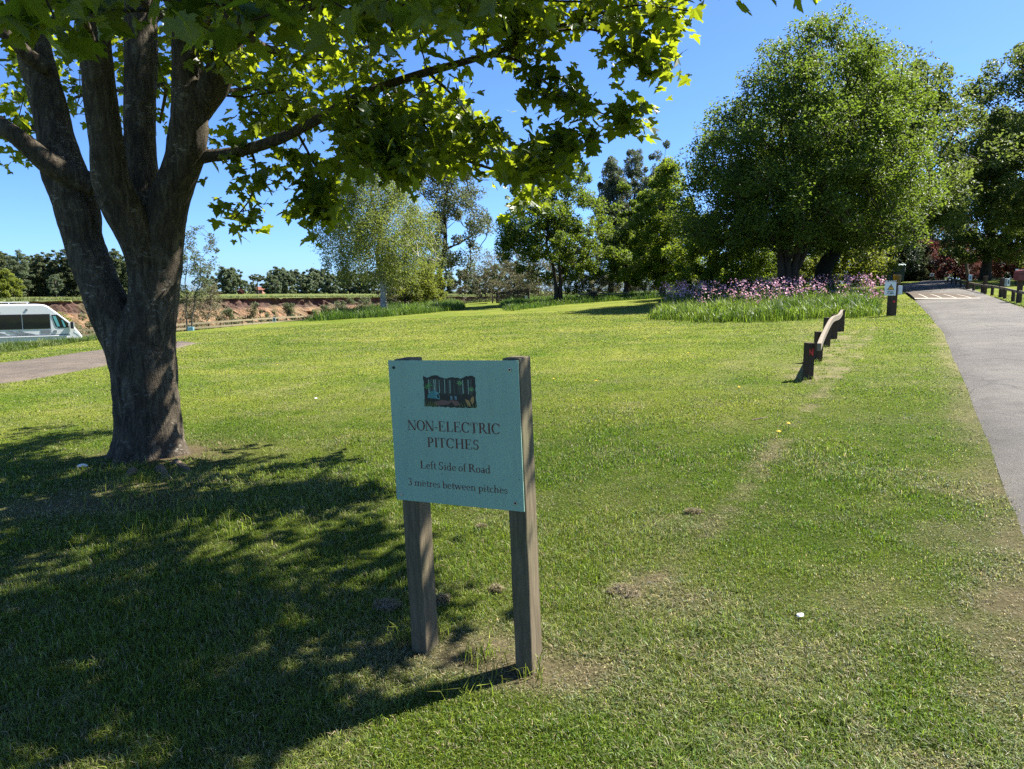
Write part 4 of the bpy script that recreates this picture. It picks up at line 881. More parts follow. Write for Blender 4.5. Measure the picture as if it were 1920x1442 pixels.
for x0, zt in ((-PW / 2 + .02, PZ + PH + .004), (PW / 2 - .076, PZ + PH + .008)):
    b = MB(); n = 14; zz = np.linspace(-.3, zt, n); g = np.random.default_rng(int(x0 * 100) + 50)
    V = []
    for z in zz: V += [(x0 + g.normal(0, .0012), .004 + g.normal(0, .0012), z), (x0 + .078 + g.normal(0, .0012), .004, z), (x0 + .078, .112, z), (x0, .112, z)]
    F = [(4 * i + j, 4 * i + (j + 1) % 4, 4 * i + 4 + (j + 1) % 4, 4 * i + 4 + j) for i in range(n - 1) for j in range(4)] + [(4 * n - 4, 4 * n - 3, 4 * n - 2, 4 * n - 1)]
    b.add(V, F).build('post', m_post, sg, bevel=.006)
t = m_teal.node_tree; b_ = t.nodes['Principled BSDF']; src = b_.inputs['Base Color'].links[0].from_socket
dirt = noise(t, 7, 6, .75, coords(t, (2.2, 2.2, .35))); spk = noise(t, 60, 2, .5, coords(t))
c1 = mixc(t, ramp(t, dirt, [(.5, (0, 0, 0)), (.8, (.30, .30, .30))]), src, (.16, .20, .15)); c1 = mixc(t, ramp(t, spk, [(.70, (0, 0, 0)), (.76, (.6, .6, .6))]), c1, (.06, .08, .06))
t.links.new(c1, b_.inputs['Base Color'])
panel = MB().box((0, -.0035, PZ + PH / 2), (PW, .005, PH)).build('panel', [m_teal, m_edge], sg, bevel=.0008)
YF = -.0064
def uv(u, v): return (-PW / 2 + u * PW, PZ + PH * (1 - v))
for u, v, mt, nm in ((.045, .05, m_black, 'screw'), (.94, .06, m_steel, 'screw'), (.045, .955, m_steel, 'screw'), (.94, .945, m_steel, 'screw')):
    x, z = uv(u, v); s_ = MB().cyl((x, YF - .001, z), .0078 if mt is m_steel else .006, .004, 1, 16).build(nm, mt, panel, smooth=False)
    if mt is m_steel and v < .95 or v == .945: MB().cyl((x, YF - .0035, z), .0042, .003, 1, 12).build('screw_head', m_black, s_ if False else panel)

def arc(cx, cy, rx, ry, a0, a1, tw, th=.055, n=22):
    a = np.linspace(R(a0), R(a1), n); w = th / 2 + (tw - th) / 2 * np.abs(np.cos(a)) ** 1.3
    o = [(cx + (rx) * math.cos(t) + (k - 0) * math.cos(t) * 0, 0) for t, k in zip(a, w)]
    Q = []
    for i in range(n - 1):
        c = []
        for j, s_ in ((i, 1), (i + 1, 1), (i + 1, -1), (i, -1)):
            c.append((cx + (rx + s_ * w[j] - tw / 2) * math.cos(a[j]), cy + (ry + s_ * w[j] - th / 2) * math.sin(a[j])))
        Q.append(c)
    return Q
def rect(x0, y0, x1, y1): return [[(x0, y0), (x1, y0), (x1, y1), (x0, y1)]]
def stm(x, y0, y1, w=.16): return rect(x - w / 2, y0, x + w / 2, y1)
def ser(x, y, h=.15, t=.045):
    s_ = 1 if y < .3 else -1
    return [[(x - h, y), (x + h, y), (x + h, y + s_ * t), (x - h, y + s_ * t)][::s_]]
def ln(x0, y0, x1, y1, w): return [[(x0 - w / 2, y0), (x0 + w / 2, y0), (x1 + w / 2, y1), (x1 - w / 2, y1)]]
th = .06; TW = .165
G = {
 'N': (1.0, stm(.14, 0, 1, .055) + stm(.86, 0, 1, .055) + ln(.90 - .09, 0, .13, 1, .17) + ser(.14, 0) + ser(.10, 1, .11) + ser(.86, 1)),
 'O': (1.0, arc(.5, .5, .47, .52, 0, 360, TW, .05, 44)), '-': (.42, rect(.05, .29, .36, .37)), ' ': (.27, []),
 'E': (.86, stm(.22, 0, 1) + rect(.07, .955, .72, 1) + rect(.07, 0, .76, .045) + rect(.22, .49, .55, .535) + ln(.71, .76, .70, 1, .045) + ln(.78, .26, .74, 0, .05) + ln(.54, .40, .54, .63, .05)),
 'L': (.80, stm(.22, 0, 1) + ser(.22, 1) + rect(.07, 0, .70, .045) + ln(.74, .28, .69, 0, .05)),
 'C': (.95, arc(.5, .5, .46, .52, 42, 318, TW, .05, 34) + ln(.85, .66, .84, .99, .05) + ln(.86, .16, .83, .2, .05)),
 'T': (.86, stm(.43, 0, 1) + rect(.06, .955, .80, 1) + ln(.05, .72, .085, 1, .045) + ln(.81, .72, .775, 1, .045) + ser(.43, 0, .17)),
 'R': (.93, stm(.22, 0, 1) + ser(.22, 0) + ser(.18, 1, .12) + rect(.2, .955, .42, 1) + rect(.2, .47, .42, .515) + arc(.40, .735, .31, .265, -90, 90, TW, .05, 16) + ln(.83, 0, .47, .49, .16) + ser(.86, 0, .11)),
 'I': (.42, stm(.21, 0, 1) + ser(.21, 0) + ser(.21, 1)),
 'P': (.80, stm(.22, 0, 1) + ser(.22, 0, .17) + ser(.18, 1, .12) + rect(.2, .955, .42, 1) + rect(.2, .43, .42, .475) + arc(.40, .715, .32, .285, -90, 90, TW, .05, 16)),
 'H': (1.03, stm(.22, 0, 1) + stm(.81, 0, 1) + rect(.2, .49, .84, .535) + ser(.22, 0) + ser(.22, 1) + ser(.81, 0) + ser(.81, 1)),
 'S': (.70, arc(.34, .745, .25, .265, 35, 262, .12, .06) + arc(.34, .265, .29, .275, -145, 82, .13, .06) + ln(.40, .50, .24, .52, .3) + ln(.57, .72, .56, 1.0, .045) + ln(.08, .02, .06, .3, .045)),
 'e': (.56, arc(.29, .30, .25, .315, 5, 318, .11, .045) + rect(.07, .315, .52, .355)),
 'f': (.40, stm(.2, 0, .82, .11) + arc(.34, .82, .20, .19, 35, 180, .10, .05, 12) + rect(.05, .565, .40, .605) + ser(.2, 0, .15)),
 't': (.40, stm(.2, .1, .78, .11) + arc(.32, .12, .175, .13, 180, 320, .11, .05, 10) + rect(.05, .565, .40, .605)),
 'i': (.38, stm(.19, 0, .60, .11) + ser(.19, 0, .15) + rect(.05, .56, .19, .6) + arc(.19, .86, .05, .05, 0, 360, .1, .1, 14)),
 'd': (.66, arc(.29, .30, .25, .315, 0, 360, .11, .045, 30) + stm(.49, 0, 1, .11) + rect(.5, 0, .63, .04) + rect(.34, .955, .49, 1)),
 'o': (.60, arc(.3, .30, .27, .315, 0, 360, .11, .045, 30)),
 'a': (.58, stm(.44, .0, .42, .11) + arc(.28, .42, .215, .2, 0, 150, .11, .045, 14) + arc(.25, .17, .19, .18, 0, 360, .10, .045, 24) + rect(.45, 0, .57, .04)),
 '3': (.60, arc(.27, .745, .22, .255, -85, 150, .11, .05) + arc(.25, .265, .28, .28, -150, 85, .12, .05)),
 'm': (1.06, stm(.17, 0, .6, .11) + stm(.53, 0, .42, .11) + stm(.89, 0, .42, .11) + arc(.37, .42, .215, .2, 0, 170, .11, .05, 14) + arc(.73, .42, .215, .2, 0, 170, .11, .05, 14) + ser(.17, 0, .14) + ser(.53, 0, .14) + ser(.89, 0, .14) + rect(.04, .56, .17, .6)),
 'n': (.70, stm(.17, 0, .6, .11) + stm(.53, 0, .42, .11) + arc(.37, .42, .215, .2, 0, 170, .11, .05, 14) + ser(.17, 0, .14) + ser(.53, 0, .14) + rect(.04, .56, .17, .6)),
 'h': (.70, stm(.17, 0, 1, .11) + stm(.53, 0, .42, .11) + arc(.37, .42, .215, .2, 0, 170, .11, .05, 14) + ser(.17, 0, .14) + ser(.53, 0, .14) + rect(.04, .955, .17, 1)),
 'r': (.47, stm(.17, 0, .6, .11) + arc(.35, .42, .19, .19, 45, 170, .11, .06, 12) + ser(.17, 0, .15) + rect(.04, .56, .17, .6)),
 's': (.46, arc(.22, .45, .16, .16, 35, 262, .085, .05, 16) + arc(.23, .165, .19, .175, -145, 82, .09, .05, 16) + ln(.26, .29, .17, .325, .16) + ln(.37, .42, .36, .6, .035) + ln(.06, .02, .05, .19, .035)),
 'b': (.64, stm(.16, 0, 1, .11) + arc(.36, .30, .25, .315, 0, 360, .11, .045, 30) + rect(.03, .955, .16, 1)),
 'w': (.94, ln(.30, 0, .10, .6, .12) + ln(.29, 0, .46, .6, .05) + ln(.66, 0, .46, .6, .12) + ln(.65, 0, .84, .6, .05) + ser(.10, .6, .1, .035) + ser(.46, .6, .1, .035) + ser(.84, .6, .09, .035)),
 'p': (.64, stm(.16, -.30, .6, .11) + arc(.36, .30, .25, .315, 0, 360, .11, .045, 30) + rect(.03, .56, .16, .6) + rect(.02, -.32, .30, -.28)),
 'c': (.52, arc(.29, .30, .25, .315, 48, 315, .11, .045, 22) + arc(.42, .49, .03, .03, 0, 360, .07, .07, 10)),
}
def line_of(text, u0, u1, v, cap, mat, parent, name):
    b = MB(); wd = sum(G[c][0] for c in text); x0, z0 = uv(u0, v); sx = (u1 - u0) * PW / wd; x = 0; q = 0
    for c in text:
        for poly in G[c][1]:
            q += 1; y = YF - .0002 - .00003 * (q % 9)
            P = [(x0 + (x + p[0]) * sx, y, z0 + p[1] * cap) for p in poly]
            A = sum(P[i][0] * P[(i + 1) % 4][2] - P[(i + 1) % 4][0] * P[i][2] for i in range(4))
            b.add(P if A > 0 else P[::-1], [(0, 1, 2, 3)])
        x += G[c][0]
    return b.build(name, mat, parent)
line_of('NON-ELECTRIC', .131, .853, .487, .0425, m_ink, panel, 'lettering'); line_of('PITCHES', .281, .690, .600, .0405, m_ink, panel, 'lettering')
line_of('Left Side of Road', .213, .766, .757, .0335, m_ink, panel, 'lettering'); line_of('3 metres between pitches', .105, .886, .886, .0315, m_ink, panel, 'lettering')
# the small printed woodland camping picture
pc = {k: paint('print ' + k, c, .45, .08) for k, c in dict(dark=(.012, .016, .017), trunk=(.045, .052, .045), pale=(.26, .38, .29), mid=(.08, .14, .11), leaf=(.07, .30, .06), leaf2=(.16, .36, .12), tent=(.05, .22, .22), tent2=(.10, .30, .30), rust=(.16, .085, .07), gold=(.42, .24, .08), grass=(.20, .24, .05), chair=(.12, .22, .25)).items()}
EMB = {k: MB() for k in pc}; ez = [0]
def pp(k, pts):
    ez[0] += 1; y = YF - .0002 - .00005 * ez[0] * .4
    P = [(*uv(.278 + (px - 798) / 99. * .407, .108 + (py - 697) / 58. * .212),) for px, py in pts]; P = [(a, y, c) for a, c in P]
    A = sum(P[i][0] * P[(i + 1) % len(P)][2] - P[(i + 1) % len(P)][0] * P[i][2] for i in range(len(P)))
    EMB[k].add(P if A > 0 else P[::-1], [tuple(range(len(P)))])
g = np.random.default_rng(3)
edge = [(798 + t * 99 / 24, 697 + 2.2 * math.sin(t * .8) + g.uniform(-.9, 1.2) + (3 * math.exp(-((t - 13) / 4.) ** 2))) for t in range(25)] + [(896.5 + g.uniform(-.8, .8), 697 + t * 58 / 10) for t in range(1, 10)] + [(897 - t * 99 / 24, 754.5 + g.uniform(-1.6, 1)) for t in range(25)] + [(799 + g.uniform(-.8, 1), 755 - t * 58 / 10) for t in range(1, 10)]
pp('dark', edge)
for x in np.arange(808, 892, 3.4): pp(['pale', 'mid', 'trunk', 'pale'][int(g.integers(0, 4))], [(x, 703 + g.uniform(-2, 2)), (x + g.uniform(.9, 1.9), 703), (x + g.uniform(.9, 2.2), 729 + g.uniform(-2, 2)), (x - .2, 729)])
for x, w in ((812, 2.2), (824, 3.4), (833, 1.8), (846, 2.4), (857, 1.7), (868, 3.2), (886, 5)): pp('trunk', [(x, 702), (x + w, 701), (x + w * 1.1, 732), (x - .3, 732)])
pp('rust', [(816, 746), (832, 741), (852, 743), (846, 749), (822, 752)]); pp('rust', [(846, 740), (862, 742), (868, 748), (858, 752)])
pp('tent', [(805, 738), (807, 730), (813, 725), (820, 724), (826, 730), (824, 739)]); pp('tent2', [(820, 724), (827, 727), (829, 734), (829, 740), (822, 739)]); pp('dark', [(823.5, 730), (827, 731), (828, 738), (824.5, 738)])
for x in (849, 857): pp('chair', [(x, 733), (x + 4, 733), (x + 4.4, 740), (x + .3, 740)])
for cx, cy, n, k in ((805, 717, 5, 'leaf'), (868, 709, 7, 'leaf2'), (889, 720, 6, 'leaf2'), (811, 713, 4, 'leaf')):
    for q in range(n): a = q * 2 * math.pi / n + .3; pp(k, [(cx, cy), (cx + 3.4 * math.cos(a - .35), cy + 3 * math.sin(a - .35)), (cx + 6.4 * math.cos(a), cy + 5.4 * math.sin(a)), (cx + 3.4 * math.cos(a + .35), cy + 3 * math.sin(a + .35))])
pp('gold', [(876, 738), (884, 741), (887, 748), (885, 753), (880, 747)]); pp('gold', [(886, 741), (889, 734), (893, 733), (893, 742), (890, 748)])
for x in list(range(800, 824, 4)) + list(range(866, 897, 5)): pp('grass', [(x, 753), (x + g.uniform(2, 6) * (1 if x < 840 else -.6), 738 + g.uniform(0, 7)), (x + 1.4, 753.5)])
Vp = []; Fp = []; Mp = []; c_ = 0; mm = []
for k, b in EMB.items():
    if b.n: Vp += b.V; Fp.append([tuple(i + c_ for i in f) for f in b.F]); mm.append(len(Mp)); Mp.append(pc[k]); c_ += b.n
mesh('printed_picture', np.concatenate(Vp), Fp, Mp, panel, midx=mm)

# ------------------------------------------------------------------ knee rail with the red letter
m_red = paint('red plate', (.62, .03, .025), .5)
NP = [(1514.5, 711), (1533, 677.5), (1549, 650.5), (1563, 635.5), (1576.5, 621.5)]; KH = [69 / 1387., 56 / 1387., 55 / 1387., 46 / 1387., 40 / 1387.]
kp = [gnd(*p) for p in NP]
kr = empty('knee_rail', kp[0], 'low timber knee rail on five dark posts with a bleached wavy top rail', 'barrier')
o0 = np.array(kp[0]); tops = []
dirv = np.array(kp[-1]) - o0; yaw = math.atan2(dirv[1], dirv[0])
for i, (p, hh) in enumerate(zip(kp, KH)):
    p = np.array(p) - o0; hgt = hh * (p[1] + o0[1]) * 1.0
    b = MB(); b.box((p[0], p[1], p[2] + hgt / 2 - .1), (.112, .112, hgt + .2), Matrix.Rotation(yaw * .2, 3, 'Z')); po = b.build('post', m_post2, kr, bevel=.006)
    tops.append((p, hgt))
    if i == 0:
        c = (p[0], p[1] - .0585, p[2] + hgt - .135); b = MB()
        for dx, dz, w, h_ in ((-.026, 0, .022, .10), (.026, 0, .022, .10)): b.box((c[0] + dx, c[1], c[2] + dz), (w, .006, h_))
        b.add([(c[0] - .020, c[1] - .0035, c[2] + .05), (c[0] - .020, c[1] - .0035, c[2] + .012), (c[0] + .020, c[1] - .0035, c[2] - .05), (c[0] + .020, c[1] - .0035, c[2] - .012)], [(0, 1, 2, 3)])
        b.build('red_letter', m_red, po).rotation_euler = (0, 0, 0)
pts = [(p[0] + .085, p[1], p[2] + hgt - .055) for p, hgt in tops]; pts[0] = (pts[0][0] + .005, pts[0][1] - .12, pts[0][2]); pts[-1] = (pts[-1][0] + .03, pts[-1][1] + .25, pts[-1][2] + .005)
b = MB(); Q = spl(pts, 8); w2, h2 = .032, .055
V = [];
for q in Q: V += [(q[0] - w2, q[1], q[2] - h2), (q[0] + w2, q[1], q[2] - h2), (q[0] + w2, q[1], q[2] + h2), (q[0] - w2, q[1], q[2] + h2)]
n = len(Q); b.add(V, [(4 * i + j, 4 * i + (j + 1) % 4, 4 * i + 4 + (j + 1) % 4, 4 * i + 4 + j) for i in range(n - 1) for j in range(4)] + [(3, 2, 1, 0), (4 * n - 4, 4 * n - 3, 4 * n - 2, 4 * n - 1)])
b.build('rail', m_rail, kr, bevel=.006)

# ------------------------------------------------------------------ caution post
m_wht = paint('white board', (.74, .77, .80), .45, .05); m_yel = paint('warning yellow', (.80, .45, .02), .45); m_ltx = paint('dark lettering', (.03, .03, .04), .5)
def text(s_, size, loc, mat, parent, name='lettering', rot=(R(90), 0, 0)):
    cu = bpy.data.curves.new('lettering_curve', 'FONT'); cu.body = s_; cu.size = size; cu.align_x = 'CENTER'; cu.align_y = 'CENTER'; cu.offset = size * .012
    tmp = bpy.data.objects.new('lettering_tmp', cu); COL.objects.link(tmp); dg = bpy.context.evaluated_depsgraph_get(); dg.update()
    me = bpy.data.meshes.new_from_object(tmp.evaluated_get(dg)); bpy.data.objects.remove(tmp); bpy.data.curves.remove(cu)
    me.materials.clear(); me.materials.append(mat); o = bpy.data.objects.new(name, me); COL.objects.link(o); o.parent = parent; o.location = loc; o.rotation_euler = rot; return o
q = gnd(1671, 592.5); sc_ = q[1] / 1387.
cp = empty('caution_post', q, 'thick dark post with a white caution sign and a red dot beside the road', 'sign post')
b = MB().box((0, 0, 31 * sc_ - .1), (12.5 * sc_, 12.5 * sc_, 62 * sc_ + .2), Matrix.Rotation(.1, 3, 'Z')); b.build('post', m_post2, cp, bevel=.012)
yf = -6.3 * sc_ - .03
pl = MB().box((-9 * sc_, yf, 51.5 * sc_), (21 * sc_, .012, 27 * sc_)).build('sign_board', m_wht, cp, bevel=.003)
def cz(px, py): return ((px - 1671) * sc_, yf - .0075, (592.5 - py) * sc_)
b = MB(); P = [cz(1656, 544.5), cz(1669.5, 544.5), cz(1663, 533)]; b.add(P, [(0, 1, 2)]); b.build('warning_triangle', m_ltx, pl)
b = MB(); c = np.mean(P, 0); b.add([(c + (np.array(p) - c) * .72) + np.array([0, -.002, 0]) for p in P], [(0, 1, 2)]); tri = b.build('triangle_fill', m_yel, pl)
b = MB(); x, y, z = cz(1662.8, 541); b.box((x, y - .003, z + 2.2 * sc_), (1.6 * sc_, .002, 4 * sc_)); b.box((x, y - .003, z - 1.6 * sc_), (1.6 * sc_, .002, 1.3 * sc_)); b.build('exclamation_mark', m_ltx, pl)
text('CAUTION', 4.7 * sc_, cz(1662.5, 528.5), m_ltx, pl); text('SPEED', 4.4 * sc_, cz(1662.5, 547.8), m_ltx, pl); text('HUMPS', 4.4 * sc_, cz(1662.5, 551.2), m_ltx, pl)
MB().cyl((.3 * sc_, -6.3 * sc_ - .004, 27 * sc_), 2.1 * sc_, .006, 1, 18).build('red_dot', m_red, cp)
b = MB().box((13 * sc_, 2 * sc_, 48 * sc_), (9 * sc_, 5 * sc_, 16 * sc_)); b.box((13 * sc_, -.7 * sc_, 48 * sc_), (5.5 * sc_, .6 * sc_, 12 * sc_)); b.build('meter_box', m_wht, cp, bevel=.01)

# ------------------------------------------------------------------ bins by the bend
m_bin = paint('dark green plastic', (.018, .045, .042), .45); m_lid = paint('green plastic lid', (.03, .16, .11), .4); m_grit = paint('grit bin yellow', (.50, .24, .025), .5); m_tyre = paint('black rubber', (.015, .015, .016), .8); m_lid2 = paint('grey plastic lid', (.30, .33, .34), .4)
def bigbin(px, Y, w, h, d, lidm, label, top):
    p = atY(px, Y); e_ = empty('wheeled_bin', p, label, 'bin', rz=.12)
    b = MB().box((0, 0, .16 + (h - .16) / 2), (w * .9, d * .86, h - .16)); V = b.V[0]; V[4:, :2] *= 1.1; b.build('bin_body', m_bin, e_, bevel=.03)
    pr = [(-d * .5, h), (d * .5, h), (d * .5, h + .05), (d * .2, h + top), (-d * .25, h + top), (-d * .5, h + .05)]
    MB().prism(pr, 0, -w * .53, w * .53).build('lid', lidm, e_, bevel=.02)
    for sx in (-.36, .36):
        for sy in (-.34, .34): MB().cyl((sx * w, sy * d, .09), .09, .05, 0, 14).build('wheel', m_tyre, e_)
    for sx in (-1, 1): MB().cyl((sx * w * .53, 0, h - .12), .03, .09, 0, 10).build('lifting_pin', m_bin, e_)
bigbin(1662.5, 63, 1.12, 1.28, .95, m_lid2, 'dark green wheeled bin with a grey lid, nearest the road bend', .05)
bigbin(1670, 67, 1.35, 1.5, 1.0, m_lid, 'large wheeled bin with a raised bright green lid behind the grey-lidded one', .16)
p = atY(1675, 57); e_ = empty('grit_bin', p, 'yellow-orange tub standing in front of the green wheeled bins', 'bin')
hb = (531 - 516.5) / 1387 * 57 + .25
b = MB().tube([(0, 0, 0), (0, 0, .1), (0, 0, hb * .82)], [.23, .25, .29], 20); b.build('bin_body', m_grit, e_, smooth=False); b = MB().tube([(0, 0, hb * .82), (0, 0, hb * .9), (0, 0, hb)], [.31, .31, .2], 20); b.build('lid', m_grit, e_)

# ------------------------------------------------------------------ roadside rail fence on the right, posts with boxes and signs behind it
FP = [(1936, 575.5), (1899, 565.5), (1883.5, 560), (1860, 554), (1841, 550.8), (1825, 547), (1812, 543.2), (1801, 539.8), (1792, 536.8), (1784, 534.3), (1777, 532)]
fp = [gnd(*p) for p in FP]; rf = empty('rail_fence', fp[0], 'low brown post-and-rail fence along the right verge of the road', 'fence'); o0 = np.array(fp[0]); top = []
for p in fp:
    q = np.array(p) - o0; MB().box((q[0], q[1], q[2] + .13), (.10, .10, .60), Matrix.Rotation(.5, 3, 'Z')).build('post', m_post2, rf, bevel=.008); top.append(q + np.array([-.045, -.075, .40]))
b = MB()
for a, c in zip(top[:-1], top[1:]): b.bar(a, c, .045, .10)
b.build('rail', m_rail, rf, bevel=.006)
m_grey = paint('grey box', (.30, .31, .31), .5); m_maroon = paint('dark red box', (.16, .025, .022), .5); m_blu = paint('pale blue plate', (.35, .47, .60), .45); m_ltwr = paint('notice white', (.75, .76, .74), .5); m_emb = paint('notice print', (.10, .14, .15), .6)
q = gnd(1913.5, 568.5); s_ = q[1] / 1387.
e_ = empty('post_box', q + np.array([.1, .25, 0]), 'dark red box on a square post behind the roadside rail', 'box')
MB().box((0, 0, 31 * s_), (7 * s_, 7 * s_, 64 * s_)).build('post', m_post2, e_, bevel=.008)
w = 7.2 * s_; pr = [(-w, 0), (w, 0), (w, 15 * s_), (w * .6, 18.5 * s_), (0, 19.6 * s_), (-w * .6, 18.5 * s_), (-w, 15 * s_)]
o = MB().prism(pr, 1, -.16, .16).build('box', m_maroon, e_, bevel=.01); o.location = (-5 * s_, -.1, 42 * s_); MB().box((0, -.166, 12 * s_), (w * 1.3, .008, 1.2 * s_)).build('slot', m_black, o)
q = gnd(1877, 557.5); s_ = q[1] / 1387.
e_ = empty('hookup_post', q + np.array([.12, .2, 0]), 'square post with a grey box and a pale notice, left of the dark red box', 'post')
MB().box((0, 0, 17 * s_), (6 * s_, 6 * s_, 36 * s_)).build('post', m_post2, e_, bevel=.008)
o = MB().box((8 * s_, 0, 27.5 * s_), (11 * s_, .12, 14.5 * s_)).build('box', m_grey, e_, bevel=.01); MB().box((10 * s_, -.068, 27.5 * s_), (5.5 * s_, .012, 13 * s_)).build('notice', m_ltwr, o); MB().box((10 * s_, -.077, 28 * s_), (3 * s_, .004, 7 * s_)).build('print', m_emb, o)
q = gnd(1815, 544.5); s_ = q[1] / 1387.
e_ = empty('hookup_post', q + np.array([.12, .2, 0]), 'dark post with a pale blue plate, farthest of the posts along the rail', 'post')
MB().box((0, 0, 14 * s_), (5 * s_, 5 * s_, 30 * s_)).build('post', m_post2, e_, bevel=.008); o = MB().box((0, -.12, 23.5 * s_), (6.5 * s_, .02, 11 * s_)).build('plate', m_blu, e_, bevel=.005); MB().box((.3 * s_, -.135, 23.5 * s_), (2.5 * s_, .006, 5 * s_)).build('print', m_emb, o)
q = gnd(1847, 551.5); s_ = q[1] / 1387.
e_ = empty('marker_post', q + np.array([.1, .2, 0]), 'plain taller dark post between the pale blue plate and the grey box', 'post'); MB().box((0, 0, 15 * s_), (5.4 * s_, 5.4 * s_, 33 * s_)).build('post_body', m_post2, e_, bevel=.008); MB().box((0, 0, 32.4 * s_), (6.4 * s_, 6.4 * s_, 2 * s_)).build('post_cap', m_post2, e_, bevel=.01)
def notice(px, py0, py1, w, Y, label, base_py=None, mat=m_ltwr):
    p = atY(px, Y); s_ = Y / 1387.; d = ray(px, (py0 + py1) / 2); zc = 1.6 + d[2] / d[1] * Y - p[2]; h_ = (py1 - py0) * s_
    e_ = empty('notice_board', p, label, 'sign'); MB().box((0, .03, (zc + h_ * .4) / 2), (.07, .05, zc + h_ * .4)).build('post', m_post2, e_)
    o = MB().box((0, -.01, zc), (w * s_, .02, h_)).build('board', mat, e_, bevel=.004); MB().box((0, -.0225, zc - h_ * .05), (w * s_ * .5, .004, h_ * .45)).build('print', m_emb, o)
notice(1897, 504.5, 514, 8, 44, 'small white notice with a dark emblem left of the dark red box'); notice(1739, 512.5, 518, 8, 66, 'small white notice at the outside of the road bend')

# ------------------------------------------------------------------ pale rail along the quarry brink
RP = [(-36, 48.6), (-30.5, 50.3), (-26.5, 54), (-24.8, 56), (-22.9, 58), (-21.2, 60.3), (-19.8, 62.4), (-18.2, 64.6)]
RZ = [618.5, 620.5, 613, 608, 603.6, 599.2, 596, 593.2]
e_ = empty('brink_fence', (RP[0][0], RP[0][1], zat(*RP[0])), 'pale two-rail timber fence along the quarry brink', 'fence'); o0 = np.array(e_.location)
tp = np.array([at((x / y) * FPX + PCX, pz, y) for (x, y), pz in zip(RP, RZ)])
tp = spl(tp, 3)
for i, p in enumerate(tp):
    zg = zat(p[0], p[1]); q = p - o0; MB().box((q[0], q[1] + .07, (zg - o0[2] - .2 + q[2] + .02) / 2), (.11, .09, q[2] + .02 - (zg - o0[2] - .2))).build('post', m_post, e_)
for dz in (0, -.34):
    b = MB()
    for a, c in zip(tp[:-1], tp[1:]): b.bar(a - o0 + [0, 0, dz], c - o0 + [0, 0, dz], .045, .13)
    b.build('rail', m_pale, e_)
p = at(515, 599.5, 61.6); e2 = tag(MB().box((0, 0, 0), (.27, .02, .40)).build('rail_notice', m_ltwr), 'small white notice fixed to the pale brink fence', 'sign'); e2.location = p + np.array([0, -.12, 0]); MB().box((0, -.0125, .02), (.16, .004, .2)).build('print', m_emb, e2)

# ------------------------------------------------------------------ dark slatted enclosure, bench rail, rope rail
b0, b1 = atY(931, 66), atY(991, 64); b0 = b0 - [0, 0, .1]
e_ = empty('slatted_enclosure', b0, 'dark brown slatted timber screen in front of the hawthorns', 'fence'); L = np.linalg.norm((b1 - b0)[:2]); hh = .98; e_.rotation_euler = (0, 0, math.atan2(b1[1] - b0[1], b1[0] - b0[0])); sl_ = (b1[2] - b0[2]) / L + .03
m_slat = wood('dark slats', (.045, .035, .032), (.02, .016, .015))
b = MB(); N_ = 7
for k in range(N_):
    z = .12 + k * (hh - .14) / (N_ - 1); b.prism([(0, z - .055), (L, z + sl_ * L - .055), (L, z + sl_ * L + .055), (0, z + .055)], 1, -.01, .012)
b.build('slat_panel', m_slat, e_)
for x in np.linspace(0, L, 4): MB().box((x, .05, (hh + .05 + sl_ * x) / 2 - .1), (.1, .08, hh + .25 + sl_ * x)).build('post', m_slat, e_)
for x in (.0, .65): MB().box((x + .02, -.6, .35), (.08, .08, 1.0)).build('gate_post', m_slat, e_)
e2 = tag(MB().box((0, 0, 0), (.2, .015, .24)).build('screen_notice', m_ltwr), 'tiny pale notice at the right end of the slatted screen', 'sign'); p = at(986.5, 557.3, 64); e2.location = p + np.array([0, -.12, 0]); MB().box((0, -.0095, 0), (.1, .003, .13)).build('print', m_blu, e2)
p0, p1 = at(878, 572, 65), at(914, 569, 65); e_ = empty('low_rail', (p0[0], p0[1], zat(p0[0], p0[1])), 'low dark timber rail on two stubs left of the slatted screen', 'barrier'); o0 = np.array(e_.location)
MB().bar(p0 - o0, p1 - o0, .1, .12).build('rail', m_slat, e_)
for px in (890, 912): x = (px - PCX) / FPX * 65; t_ = (px - 878) / 36.; z = p0[2] + (p1[2] - p0[2]) * t_; MB().box((x - o0[0], 0, (z - o0[2]) / 2 - .1), (.13, .13, z - o0[2] + .2)).build('post', m_slat, e_)
RP2 = [(1085, 550, 61), (1092, 552, 60.5), (1102, 551, 60), (1110, 547, 59.5), (1117, 547.5, 59.2), (1130, 550.5, 59), (1146, 551.5, 58.5), (1165, 550, 58), (1180, 548, 57.5)]
P = np.array([at(*r_) for r_ in RP2]); o0 = np.array([P[3][0], P[3][1], zat(P[3][0], P[3][1])])
e_ = empty('branch_barrier', o0, 'bleached crooked branch resting on a tree stump at the lawn edge', 'log'); Q = spl(P, 5) - o0; MB().tube(Q, np.linspace(.09, .05, len(Q)), 8).build('branch', m_rail, e_, smooth=True)
st_ = MB().tube([(0.1, .1, -.2), (.1, .1, .25), (.12, .1, P[3][2] - o0[2] - .05)], [.42, .36, .33], 12).build('stump', bk_dark, e_)
# blue bands on trunks
m_band = paint('sky blue band', (.20, .42, .52), .6, .3, 20)
for px, Y, py, w, label in ((721, 52, 581.5, 12, 'pale blue plate on the white birch trunk'), (358.5, 45.6, 618.5, 12, 'sky blue plate at the foot of the twin-stemmed sapling')):
    p = at(px, py, Y); e_ = tag(MB().tube([(0, 0, -w * .45 * Y / FPX), (0, 0, w * .45 * Y / FPX)], w * .5 * Y / FPX, 14).build('trunk_plate', m_band), label, 'plate'); e_.location = p + np.array([0, -.05, 0]); e_.scale = (1, .6, 1)

